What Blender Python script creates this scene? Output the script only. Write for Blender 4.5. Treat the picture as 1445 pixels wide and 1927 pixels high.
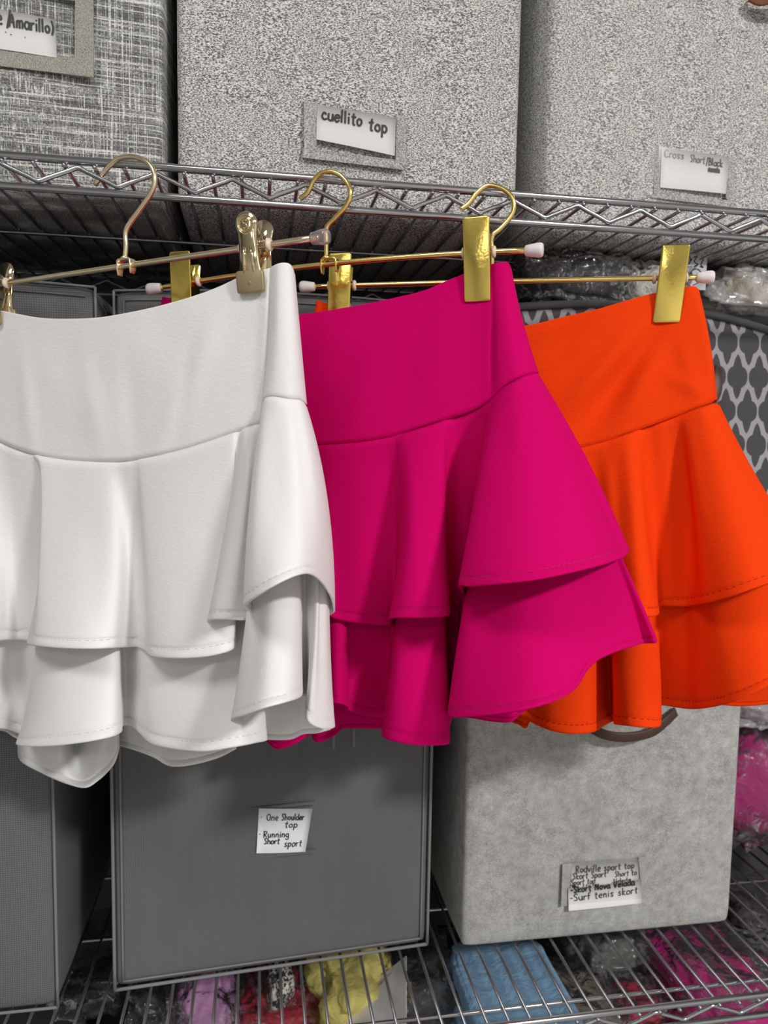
import bpy, math, random
import numpy as np
from mathutils import Vector, Matrix, noise
random.seed(7)
for o in list(bpy.data.objects): bpy.data.objects.remove(o)
S = bpy.context.scene
COL = S.collection

# ------------------------------------------------------------------ camera
OZ = 1.35                                   # height of the lens above the floor
FPX, CX, CY = 1391.7, 722.5, 963.5
def _n(v): return v/np.linalg.norm(v)
_X = _n(np.array([8278., 22., FPX])); _D = np.array([-272., 16036., FPX]); _D = _n(_D-_X*_D.dot(_X))
_Z = -_D; _Y = np.cross(_Z, _X)
if _Y[2] < 0: _Y = -_Y
CM = np.array([_X, _Y, _Z])
cam_data = bpy.data.cameras.new('camera'); cam = bpy.data.objects.new('camera', cam_data); COL.objects.link(cam)
cam_data.sensor_fit = 'VERTICAL'; cam_data.sensor_height = 36.0; cam_data.lens = 26.0
cam_data.clip_start = 0.01
cam_data.dof.use_dof = True; cam_data.dof.focus_distance = 0.57; cam_data.dof.aperture_fstop = 8.5
c0 = CM@np.array([1, 0, 0]); c1 = CM@np.array([0, -1, 0]); c2 = CM@np.array([0, 0, -1])
cam.matrix_world = Matrix(((c0[0], c1[0], c2[0], 0), (c0[1], c1[1], c2[1], 0), (c0[2], c1[2], c2[2], OZ), (0, 0, 0, 1)))
S.camera = cam

# ------------------------------------------------------------------ world, exposure, lights
S.view_settings.view_transform = 'Standard'; S.view_settings.look = 'None'
S.view_settings.gamma = 1.0; S.view_settings.use_curve_mapping = False
S.view_settings.exposure = 0.0
W = bpy.data.worlds.new('world'); S.world = W; W.use_nodes = True
W.node_tree.nodes['Background'].inputs[0].default_value = (0.9, 0.95, 1.0, 1)
W.node_tree.nodes['Background'].inputs[1].default_value = 0.05
LIGHTS = [  # x, y, size_x, size_y, watts
    (1.45, -1.60, 0.34, 0.34, 98),
    (-0.70, -0.45, 0.60, 0.60, 11),
    (-0.9, -2.5, 1.20, 0.30, 10),
]
CEIL = 2.75

# ------------------------------------------------------------------ helpers
def ray(px, py): return CM@np.array([(px-CX)/FPX, (py-CY)/FPX, 1.0])
def PY(px, py, Y):
    r = ray(px, py); r = r*(Y/r[1]); return np.array([r[0], r[1], r[2]+OZ])
def PZ(px, py, z):                          # z is relative to the lens
    r = ray(px, py); r = r*(z/r[2]); return np.array([r[0], r[1], r[2]+OZ])
def proj(p):
    c = CM.T@(np.array(p, float)-np.array([0, 0, OZ])); return CX+FPX*c[0]/c[2], CY+FPX*c[1]/c[2]
def new_mesh(name, verts, faces, mat, parent=None, smooth=True, base=None):
    b = np.array(parent['_base'] if parent is not None and '_base' in parent else (base if base is not None else (0, 0, 0)), float)
    me = bpy.data.meshes.new(name)
    me.from_pydata([tuple(np.array(v, float)-b) for v in verts], [], faces)
    if smooth: me.polygons.foreach_set('use_smooth', [True]*len(me.polygons))
    me.update()
    if mat: me.materials.append(mat)
    o = bpy.data.objects.new(name, me); COL.objects.link(o)
    if parent is not None:
        o.parent = parent; o['_base'] = tuple(b)
        if parent.type == 'MESH': pass
    else: o.location = tuple(b); o['_base'] = tuple(b)
    return o
GROUPS = {'storage_box': 'fabric storage boxes on the wire shelves', 'clip_hanger': 'gold clip hangers on the front rail', 'ruffled_skirt': 'ruffled skirts hanging from the rail',
          'label_card': 'handwritten cards on the boxes', 'bagged_garment': 'garments bagged in clear plastic', 'open_bin': 'open bins on the bottom shelf'}
def thing(name, label, cat, base, group=None):
    o = bpy.data.objects.new(name, None); COL.objects.link(o); o.location = tuple(base)
    o.empty_display_size = 0.02
    o['label'] = label; o['category'] = cat; o['_base'] = tuple(float(x) for x in base)
    group = group or GROUPS.get(name)
    if group: o['group'] = group
    return o
def tag(o, label, cat, group=None):
    o['label'] = label; o['category'] = cat
    if group: o['group'] = group
    return o
class MB:
    def __init__(s): s.v = []; s.f = []
    def add(s, v, f):
        k = len(s.v); s.v += [tuple(map(float, p)) for p in v]; s.f += [tuple(i+k for i in q) for q in f]; return s
    def box(s, c, ax, ay, az):               # centre + half axis vectors
        c, ax, ay, az = map(lambda q: np.array(q, float), (c, ax, ay, az))
        v = [c+i*ax+j*ay+k*az for k in (-1, 1) for j in (-1, 1) for i in (-1, 1)]
        return s.add(v, [(0, 2, 3, 1), (4, 5, 7, 6), (0, 1, 5, 4), (2, 6, 7, 3), (0, 4, 6, 2), (1, 3, 7, 5)])
    def bbox(s, c, ax, ay, az, b):           # box with chamfered edges (b in metres)
        c, ax, ay, az = map(lambda q: np.array(q, float), (c, ax, ay, az))
        L = [np.linalg.norm(q) for q in (ax, ay, az)]; U = [q/l for q, l in zip((ax, ay, az), L)]
        v = []; idx = {}
        for sx in (-1, 1):
            for sy in (-1, 1):
                for sz in (-1, 1):
                    for a in range(3):
                        d = [L[i]-(b if i != a else 0) for i in range(3)]
                        idx[(sx, sy, sz, a)] = len(v); v.append(c+U[0]*sx*d[0]+U[1]*sy*d[1]+U[2]*sz*d[2])
        f = []
        for a in range(3):
            for sg in (-1, 1):
                o = [i for i in range(3) if i != a]; q = []
                for p, r in ((-1, -1), (1, -1), (1, 1), (-1, 1)):
                    k = [0, 0, 0]; k[a] = sg; k[o[0]] = p; k[o[1]] = r; q.append(idx[(*k, a)])
                f.append(tuple(q))
        for a in range(3):
            o = [i for i in range(3) if i != a]
            for p in (-1, 1):
                for r in (-1, 1):
                    k0 = [0, 0, 0]; k0[o[0]] = p; k0[o[1]] = r; k1 = list(k0); k0[a] = -1; k1[a] = 1
                    f.append((idx[(*k0, o[0])], idx[(*k1, o[0])], idx[(*k1, o[1])], idx[(*k0, o[1])]))
        for sx in (-1, 1):
            for sy in (-1, 1):
                for sz in (-1, 1): f.append((idx[(sx, sy, sz, 0)], idx[(sx, sy, sz, 1)], idx[(sx, sy, sz, 2)]))
        return s.add(v, f)
    def tube(s, pts, r, n=8, cap=True, closed=False):
        P = [np.array(p, float) for p in pts]; m = len(P); R = r if hasattr(r, '__len__') else [r]*m
        up = None; v = []; 
        for i in range(m):
            if closed: t = P[(i+1) % m]-P[i-1]
            else: t = P[min(i+1, m-1)]-P[max(i-1, 0)]
            t = _n(t)
            if up is None:
                a = np.array([0, 0, 1.]) if abs(t[2]) < .9 else np.array([1., 0, 0]); up = _n(np.cross(t, a))
            else: up = _n(up-t*up.dot(t))
            w = np.cross(t, up)
            for k in range(n):
                q = 2*math.pi*k/n; v.append(P[i]+R[i]*(math.cos(q)*up+math.sin(q)*w))
        f = []
        for i in range(m if closed else m-1):
            j = (i+1) % m
            for k in range(n): f.append((i*n+k, i*n+(k+1) % n, j*n+(k+1) % n, j*n+k))
        if cap and not closed: f.append(tuple(range(n))[::-1]); f.append(tuple((m-1)*n+k for k in range(n)))
        return s.add(v, f)
    def build(s, name, mat, parent=None, smooth=True, base=None): return new_mesh(name, s.v, s.f, mat, parent, smooth, base)
def catmull(pts, sub, closed=False):
    P = [np.array(p, float) for p in pts]; m = len(P); out = []
    for i in range(m if closed else m-1):
        if closed: a, b, c, d = P[i-1], P[i], P[(i+1) % m], P[(i+2) % m]
        else: a, b, c, d = P[max(i-1, 0)], P[i], P[i+1], P[min(i+2, m-1)]
        for k in range(sub):
            t = k/sub; out.append(.5*((2*b)+(c-a)*t+(2*a-5*b+4*c-d)*t*t+(3*b-a-3*c+d)*t**3))
    if not closed: out.append(P[-1])
    return out
def bevel(o, w, seg=2):
    m = o.modifiers.new('bevel', 'BEVEL'); m.width = w; m.segments = seg; m.limit_method = 'ANGLE'; return o

# ------------------------------------------------------------------ materials
def mat(name, col, rough=.6, metal=0, **k):
    m = bpy.data.materials.new(name); m.use_nodes = True; b = m.node_tree.nodes['Principled BSDF']
    b.inputs['Base Color'].default_value = (*col, 1); b.inputs['Roughness'].default_value = rough; b.inputs['Metallic'].default_value = metal
    for q, v in k.items():
        b.inputs[q.replace('_', ' ')].default_value = v
    return m
class NT:
    def __init__(s, m): s.m = m; s.t = m.node_tree; s.b = s.t.nodes['Principled BSDF']; s.tc = s.t.nodes.new('ShaderNodeTexCoord')
    def n(s, ty, **k):
        x = s.t.nodes.new(ty)
        for a, v in k.items(): setattr(x, a, v)
        return x
    def l(s, a, b): s.t.links.new(a, b)
    def mp(s, sc, rot=(0, 0, 0), src='Object'):
        x = s.n('ShaderNodeMapping'); x.inputs['Scale'].default_value = sc; x.inputs['Rotation'].default_value = rot
        s.l(s.tc.outputs[src], x.inputs['Vector']); return x.outputs[0]
    def noise(s, vec, scale=1, detail=2, rough=.5, dist=0):
        x = s.n('ShaderNodeTexNoise'); x.inputs['Scale'].default_value = scale; x.inputs['Detail'].default_value = detail
        x.inputs['Roughness'].default_value = rough; x.inputs['Distortion'].default_value = dist; s.l(vec, x.inputs['Vector']); return x.outputs['Fac']
    def ramp(s, fac, stops):
        x = s.n('ShaderNodeValToRGB'); e = x.color_ramp.elements
        while len(e) < len(stops): e.new(.5)
        for q, (p, c) in zip(e, stops): q.position = p; q.color = (*c, 1) if hasattr(c, '__len__') else (c, c, c, 1)
        s.l(fac, x.inputs[0]); return x.outputs[0]
    def math(s, op, a, b=None, c=None):
        x = s.n('ShaderNodeMath', operation=op)
        for i, q in enumerate((a, b, c)):
            if q is None: continue
            if isinstance(q, (int, float)): x.inputs[i].default_value = q
            else: s.l(q, x.inputs[i])
        return x.outputs[0]
    def mix(s, fac, a, b, mode='MIX'):
        x = s.n('ShaderNodeMix', data_type='RGBA', blend_type=mode)
        for i, q in ((0, fac), (6, a), (7, b)):
            if hasattr(q, 'type') and hasattr(q, 'links'): s.l(q, x.inputs[i])
            elif isinstance(q, (int, float)): x.inputs[i].default_value = q
            else: x.inputs[i].default_value = (*q, 1)
        return x.outputs[2]
    def col(s, c): s.l(c, s.b.inputs['Base Color'])
    def bump(s, h, st=.3, d=.0005):
        x = s.n('ShaderNodeBump'); x.inputs['Strength'].default_value = st; x.inputs['Distance'].default_value = d
        s.l(h, x.inputs['Height']); s.l(x.outputs[0], s.b.inputs['Normal'])
def mat_fleck(name, dark, light, sx=520, sz=1100, mid=.5, w=.06):
    m = mat(name, light, .92); t = NT(m)
    a = t.noise(t.mp((sx, sx, sz)), 1, 2.0, .55, .4)
    b = t.noise(t.mp((60, 60, 60)), 1, 2)
    s_ = t.math('ADD', a, t.math('MULTIPLY', t.math('SUBTRACT', b, .5), .04))
    t.col(t.ramp(s_, [(mid-w, dark), (mid+w, light)])); t.bump(a, .25, .0006); return m
def mat_linen(name):
    m = mat(name, (.3, .3, .3), .92); t = NT(m)
    h = t.noise(t.mp((16, 16, 1100)), 1, 2, .6); v = t.noise(t.mp((1100, 1100, 16)), 1, 2, .6)
    h2 = t.noise(t.mp((9, 9, 300)), 1, 1, .6)
    g = t.noise(t.mp((600, 600, 900)), 1, 1)
    s_ = t.math('ADD', t.math('MAXIMUM', h, v), t.math('MULTIPLY', t.math('SUBTRACT', g, .5), .35))
    s_ = t.math('ADD', s_, t.math('MULTIPLY', t.math('SUBTRACT', h2, .5), .25))
    t.col(t.ramp(s_, [(.44, (.10, .095, .095)), (.57, (.34, .34, .32)), (.70, (.80, .80, .76))])); t.bump(s_, .35, .0006); return m
def mat_nonwoven(name, c, k=.35):
    m = mat(name, c, .9); t = NT(m)
    mp = t.mp((1500, 1500, 1500)); sp = t.n('ShaderNodeSeparateXYZ'); t.l(mp, sp.inputs[0])
    xy = t.math('ADD', sp.outputs[0], sp.outputs[1])
    a = t.math('SINE', t.math('ADD', xy, sp.outputs[2])); b = t.math('SINE', t.math('SUBTRACT', xy, sp.outputs[2]))
    p = t.math('MULTIPLY', a, b); q = t.math('ADD', t.math('MULTIPLY', t.noise(t.mp((40, 40, 14)), 1, 3), .35), .33)
    f = t.math('ADD', t.math('MULTIPLY', p, k), t.math('ADD', q, 0.0))
    t.col(t.ramp(f, [(.1, tuple(x*.72 for x in c)), (.9, tuple(x*1.25 for x in c))])); t.bump(p, .2, .0004); return m
def mat_pale(name):
    m = mat(name, (.4, .4, .4), .92); t = NT(m)
    a = t.noise(t.mp((700, 700, 1500), (0, .6, 0)), 1, 2, .6, .3); b = t.noise(t.mp((90, 90, 90)), 1, 4, .65); c = t.noise(t.mp((20, 20, 20)), 1, 3)
    s_ = t.math('ADD', t.math('MULTIPLY', a, .55), t.math('ADD', t.math('MULTIPLY', b, .35), t.math('MULTIPLY', c, .15)))
    t.col(t.ramp(s_, [(.38, (.23, .225, .215)), (.54, (.42, .415, .40)), (.68, (.60, .595, .58))])); t.bump(a, .25, .0005); return m
def mat_quatrefoil(name):
    m = mat(name, (.06, .06, .06), .9); t = NT(m)
    mp = t.mp((1, 1, 1)); sp = t.n('ShaderNodeSeparateXYZ'); t.l(mp, sp.inputs[0])
    PX_, PZ_ = .0262, .0740
    def cell(ox, oz):
        x = t.math('ADD', t.math('DIVIDE', sp.outputs[0], PX_), ox); z = t.math('ADD', t.math('DIVIDE', sp.outputs[2], PZ_), oz)
        x = t.math('MULTIPLY', t.math('ABSOLUTE', t.math('SUBTRACT', t.math('FRACT', x), .5)), PX_)
        z = t.math('MULTIPLY', t.math('ABSOLUTE', t.math('SUBTRACT', t.math('FRACT', z), .5)), PZ_)
        # round body
        bx = t.math('DIVIDE', x, .0120); bz = t.math('DIVIDE', z, .0118)
        body = t.math('SUBTRACT', t.math('ADD', t.math('POWER', bx, 2.4), t.math('POWER', bz, 2.4)), 1)
        # pointed vertical lobe, stepped in from the body
        px = t.math('DIVIDE', x, .0062); pz = t.math('DIVIDE', z, .0235)
        lobe = t.math('SUBTRACT', t.math('ADD', t.math('POWER', px, 1.5), t.math('POWER', pz, 1.9)), 1)
        return t.math('MINIMUM', body, lobe)
    d = t.math('MINIMUM', cell(0, 0), cell(.5, .5))
    f = t.math('MULTIPLY', t.math('ADD', d, .0), 9)
    w = t.noise(t.mp((900, 900, 900)), 1, 1)
    t.col(t.mix(t.math('MULTIPLY', w, .35), t.ramp(f, [(0, (.055, .052, .056)), (1, (.40, .39, .41))]), (.12, .12, .12)))
    t.bump(w, .3, .0005); return m
def mat_crepe(name, c, rough=.75, st=.35, sheen=.15, spec=.25):
    m = mat(name, c, rough); t = NT(m); t.b.inputs['Sheen Weight'].default_value = sheen; t.b.inputs['Sheen Roughness'].default_value = .4
    t.b.inputs['Sheen Tint'].default_value = (*[min(1, x*.9+.02) for x in c], 1)
    t.b.inputs['Specular IOR Level'].default_value = spec
    a = t.noise(t.mp((900, 900, 1600)), 1, 2, .6, .5); b = t.noise(t.mp((240, 240, 420)), 1, 2)
    t.bump(t.math('ADD', t.math('MULTIPLY', a, .6), t.math('MULTIPLY', b, .6)), st, .0006)
    return m
def mat_metal(name, c, rough=.12, bump=0):
    m = mat(name, c, rough, 1.0)
    if bump:
        t = NT(m); a = t.noise(t.mp((260, 260, 260)), 1, 3, .6); t.bump(a, bump, .0004)
    return m
def mat_plastic(name, tint=(1, 1, 1), base=.12, white=.0, fine=1.0, bumpk=1.0):
    m = bpy.data.materials.new(name); m.use_nodes = True; nt = m.node_tree; nt.nodes.clear()
    out = nt.nodes.new('ShaderNodeOutputMaterial'); tr = nt.nodes.new('ShaderNodeBsdfTransparent'); gl = nt.nodes.new('ShaderNodeBsdfGlossy')
    tr.inputs[0].default_value = (*tint, 1); gl.inputs['Roughness'].default_value = .09
    lw = nt.nodes.new('ShaderNodeLayerWeight'); lw.inputs[0].default_value = .22
    mx = nt.nodes.new('ShaderNodeMixShader'); ad = nt.nodes.new('ShaderNodeMath'); ad.operation = 'ADD'; ad.inputs[1].default_value = base; ad.use_clamp = True
    tc = nt.nodes.new('ShaderNodeTexCoord'); ns = nt.nodes.new('ShaderNodeTexNoise'); ns.inputs['Scale'].default_value = 55*fine; ns.inputs['Detail'].default_value = 4; ns.inputs['Distortion'].default_value = 2.0
    bp = nt.nodes.new('ShaderNodeBump'); bp.inputs['Strength'].default_value = .8; bp.inputs['Distance'].default_value = .0022*bumpk
    nt.links.new(tc.outputs['Object'], ns.inputs['Vector']); nt.links.new(ns.outputs[0], bp.inputs['Height'])
    nt.links.new(bp.outputs[0], gl.inputs['Normal']); nt.links.new(bp.outputs[0], lw.inputs['Normal'])
    nt.links.new(lw.outputs['Fresnel'], ad.inputs[0]); nt.links.new(ad.outputs[0], mx.inputs[0]); nt.links.new(tr.outputs[0], mx.inputs[1]); nt.links.new(gl.outputs[0], mx.inputs[2])
    last = mx.outputs[0]
    if white > 0:
        df = nt.nodes.new('ShaderNodeBsdfDiffuse'); df.inputs[0].default_value = (.8, .8, .8, 1)
        m2 = nt.nodes.new('ShaderNodeMixShader'); m2.inputs[0].default_value = white
        nt.links.new(last, m2.inputs[1]); nt.links.new(df.outputs[0], m2.inputs[2]); last = m2.outputs[0]
    nt.links.new(last, out.inputs[0]); return m
M = {}
M['fleck'] = mat_fleck('fleck_fabric', (.11, .105, .105), (.80, .79, .76), 600, 1400)
M['fleck2'] = mat_fleck('fleck_fabric_light', (.17, .165, .16), (.78, .77, .74), 560, 1300)
M['fleck_line'] = mat_fleck('fleck_binding', (.2, .2, .195), (.62, .61, .59), 900, 1200, .5, .1)
M['linen'] = mat_linen('linen_fabric')
M['linen_band'] = mat_fleck('linen_binding', (.17, .165, .145), (.50, .48, .42), 1300, 1300, .5, .16)
M['grey'] = mat_nonwoven('grey_nonwoven', (.132, .132, .134))
M['grey_dot'] = mat_nonwoven('grey_nonwoven_dotted', (.13, .13, .134), .9)
M['grey_edge'] = mat('grey_piping', (.21, .21, .212), .85)
M['pale'] = mat_pale('pale_fabric')
M['quatre'] = mat_quatrefoil('quatrefoil_print')
M['dark_edge'] = mat('dark_piping', (.085, .085, .09), .85)
M['leather'] = mat('brown_leather', (.06, .024, .014), .5)
M['tan'] = mat('tan_leather', (.22, .06, .02), .55)
M['white'] = mat_crepe('white_crepe', (.83, .82, .81), .75, .6, .04)
M['pink'] = mat_crepe('magenta_crepe', (.60, .001, .128), .9, .8, 0, .06)
M['orange'] = mat_crepe('orange_crepe', (.86, .052, .004), .9, .8, 0, .06)
M['white_st'] = mat('white_thread', (.72, .71, .68), .7)
M['pink_st'] = mat('magenta_thread', (.5, .001, .11), .7)
M['orange_st'] = mat('orange_thread', (.5, .02, .002), .7)
M['chrome'] = mat_metal('chrome', (.50, .50, .52), .19)
M['wire'] = mat_metal('wire_chrome', (.40, .40, .42), .26)
M['gold_pale'] = mat_metal('pale_gold', (.86, .72, .46), .09)
M['gold'] = mat_metal('yellow_gold', (.88, .66, .16), .16, .25)
M['gold_bar'] = mat_metal('yellow_gold_bar', (.95, .72, .26), .18)
M['pale_bar'] = mat_metal('pale_gold_bar', (.95, .82, .56), .24)
M['gold_pad'] = mat('gold_plastic_pad', (.34, .27, .15), .35, .3)
M['cap'] = mat('white_rubber', (.78, .72, .70), .5)
M['washer'] = mat('translucent_washer', (.8, .66, .55), .35)
M['clear'] = mat_plastic('clear_cap', (.98, .85, .9), .12, .12)
M['bag'] = mat_plastic('clear_plastic_bag', (.97, .97, .97), .02, .01, 1.0, 1.9)
M['bagw'] = mat_plastic('milky_plastic_bag', (.95, .95, .95), .06, .25, 1.0, 1.6)
M['window'] = mat_plastic('clear_window', (.99, .99, .99), .0, .0, .35, .0)
_w = M['window'].node_tree
for _l in list(_w.links):
    if _l.to_socket.name in ('Normal',) or (_l.to_node.type == 'MIX_SHADER' and _l.to_socket.name in ('Fac', 'Factor')): _w.links.remove(_l)
for _q in _w.nodes:
    if _q.type == 'MIX_SHADER': _q.inputs[0].default_value = .035
M['paper'] = mat('paper', (.84, .83, .81), .8)
M['paper_b'] = mat('white_paper', (.84, .84, .90), .7)
M['ink'] = mat('black_ink', (.012, .011, .014), .5)
M['ink_g'] = mat('faded_ink', (.09, .09, .095), .5)
M['pad'] = mat('spring_steel', (.5, .45, .35), .25, 1)

# ------------------------------------------------------------------ the room
def slab(name, x0, x1, y0, y1, z0, z1, m):
    o = MB().box(((x0+x1)/2, (y0+y1)/2, (z0+z1)/2), ((x1-x0)/2, 0, 0), (0, (y1-y0)/2, 0), (0, 0, (z1-z0)/2)).build(name, m, smooth=False, base=((x0+x1)/2, (y0+y1)/2, z0))
    o['kind'] = 'structure'; return o
m_wall = mat('wall_paint', (.72, .71, .69), .8); t = NT(m_wall); t.bump(t.noise(t.mp((60, 60, 60)), 1, 3), .1, .001)
m_wallb = mat('wall_painted_shade', (.05, .047, .05), .9); t = NT(m_wallb); t.bump(t.noise(t.mp((60, 60, 60)), 1, 3), .1, .001)  # near-black colour paints in the unlit depth behind the boxes
m_floor = mat('floor_vinyl', (.3, .29, .28), .45); t = NT(m_floor); t.col(t.ramp(t.noise(t.mp((14, 14, 14)), 1, 4), [(.3, (.24, .235, .23)), (.7, (.34, .33, .32))]))
m_ceil = mat('ceiling_tile', (.78, .78, .76), .9); t = NT(m_ceil); t.bump(t.noise(t.mp((120, 120, 120)), 1, 2), .3, .001)
slab('floor', -3, 4, -3.6, 1.4, -.05, 0, m_floor)
slab('ceiling', -3, 4, -3.6, 1.4, CEIL, CEIL+.05, m_ceil)
slab('wall_back', -3, 4, 1.25, 1.4, 0, CEIL, m_wallb)
slab('wall_front', -3, 4, -3.6, -3.5, 0, CEIL, m_wall)
slab('wall_left', -3, -2.9, -3.5, 1.25, 0, CEIL, m_wall)
slab('wall_right', 3.9, 4, -3.5, 1.25, 0, CEIL, m_wall)
m_diff = mat('light_diffuser', (.9, .9, .9), .5); b = m_diff.node_tree.nodes['Principled BSDF']; b.inputs['Emission Color'].default_value = (1, .98, .95, 1); b.inputs['Emission Strength'].default_value = 3.0
m_fr = mat('light_frame', (.7, .7, .7), .5)
for i, (x, y, sx, sy, w) in enumerate(LIGHTS):
    tnm = ['on the right of the aisle', 'on the left of the aisle', 'set crosswise far behind the camera'][i]
    L = thing('ceiling_light', 'white ceiling light panel '+tnm, 'ceiling light', (x, y, CEIL-.04), 'ceiling lights over the aisle')
    MB().box((x, y, CEIL-.02), (sx/2+.02, 0, 0), (0, sy/2+.02, 0), (0, 0, .02)).build('frame', m_fr, L, False)
    MB().box((x, y, CEIL-.042), (sx/2, 0, 0), (0, sy/2, 0), (0, 0, .002)).build('diffuser', m_diff, L, False)
    ld = bpy.data.lights.new('panel_lamp', 'AREA'); ld.shape = 'RECTANGLE'; ld.size = sx; ld.size_y = sy; ld.energy = w; ld.color = (1, .99, .975)
    lo = bpy.data.objects.new('panel_lamp', ld); COL.objects.link(lo); lo.location = (0, 0, -.012); lo.parent = L

# ------------------------------------------------------------------ wire shelving rack
RY, BY = .62, 1.03
X0, X1 = -.56, .97
ZT = [OZ+.2155, OZ-.5368, OZ-1.0]
rack = thing('wire_shelving_rack', 'chrome wire shelving rack carrying the storage boxes and hangers', 'shelving', (.2, .82, 0))
wire_proto = None
px_first = PZ(171, 306, .2100)[0]
for si, zt in enumerate(ZT):
    mb = MB()
    dz = .0225 if si == 0 else .0215
    for y in (RY, BY):
        mb.tube([(X0, y, zt), (X1, y, zt)], .0031, 10); mb.tube([(X0, y, zt-dz), (X1, y, zt-dz)], .0031, 10)
    for x in (X0, X1):
        mb.tube([(x, RY, zt), (x, BY, zt)], .0031, 8); mb.tube([(x, RY, zt-dz), (x, BY, zt-dz)], .0031, 8)
    shelf = mb.build('shelf', M['chrome'], rack)
    # truss wire (zigzag) front and back
    if si == 0: pk0, per = PY(147, 309, RY)[0], (PY(839, 368, RY)[0]-PY(147, 309, RY)[0])/5
    else: pk0, per = PY(1234, 1905, RY)[0], PY(1341, 1894, RY)[0]-PY(1234, 1905, RY)[0]
    for y in (RY, BY):
        pts = []; k = math.ceil((X0-pk0)/per)
        while pk0+k*per < X1-.01:
            x = pk0+k*per
            for dx, q in ((-.10, .80), (-.04, .95), (0, 1), (.04, .95), (.10, .80), (.40, .20), (.46, .05), (.5, 0), (.54, .05), (.60, .20)):
                xx = x+dx*per
                if X0 < xx < X1: pts.append((xx, y, zt-dz+.0052+(dz-.0104)*q))
            k += 1
        MB().tube(pts, .0019, 7).build('truss_wire', M['chrome'], shelf)
    for y in (.648, .81, .93) if si else (.81,):
        MB().tube([(X0, y, zt-.0075), (X1, y, zt-.0075)], .0021, 7).build('cross_rod', M['chrome'], shelf)
    sp = .0222 if si == 0 else .0213
    xf = px_first if si == 0 else PZ(819, 1883, -.5400)[0]
    k = math.ceil((X0+.01-xf)/sp)
    while xf+k*sp < X1-.01:
        x = xf+k*sp
        if wire_proto is None:
            w = MB().tube([(-0, RY-.003, 0), (0, BY+.003, 0)], .0016, 8).build('wire', M['wire'], None)
            wire_proto = w.data; bpy.data.objects.remove(w)
        w = bpy.data.objects.new('wire', wire_proto); COL.objects.link(w); w.parent = shelf
        w.location = (x-.2, -.82, zt-.0045); k += 1
for x in (X0, X1):
    for y in (RY, BY):
        MB().tube([(x, y, 0.0), (x, y, 2.3)], .0125, 14).build('post', M['chrome'], rack)
SH = [OZ+.2155-.0029, OZ-.5368-.0029, OZ-1.0-.0029]   # top of the wires, where the boxes stand

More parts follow.
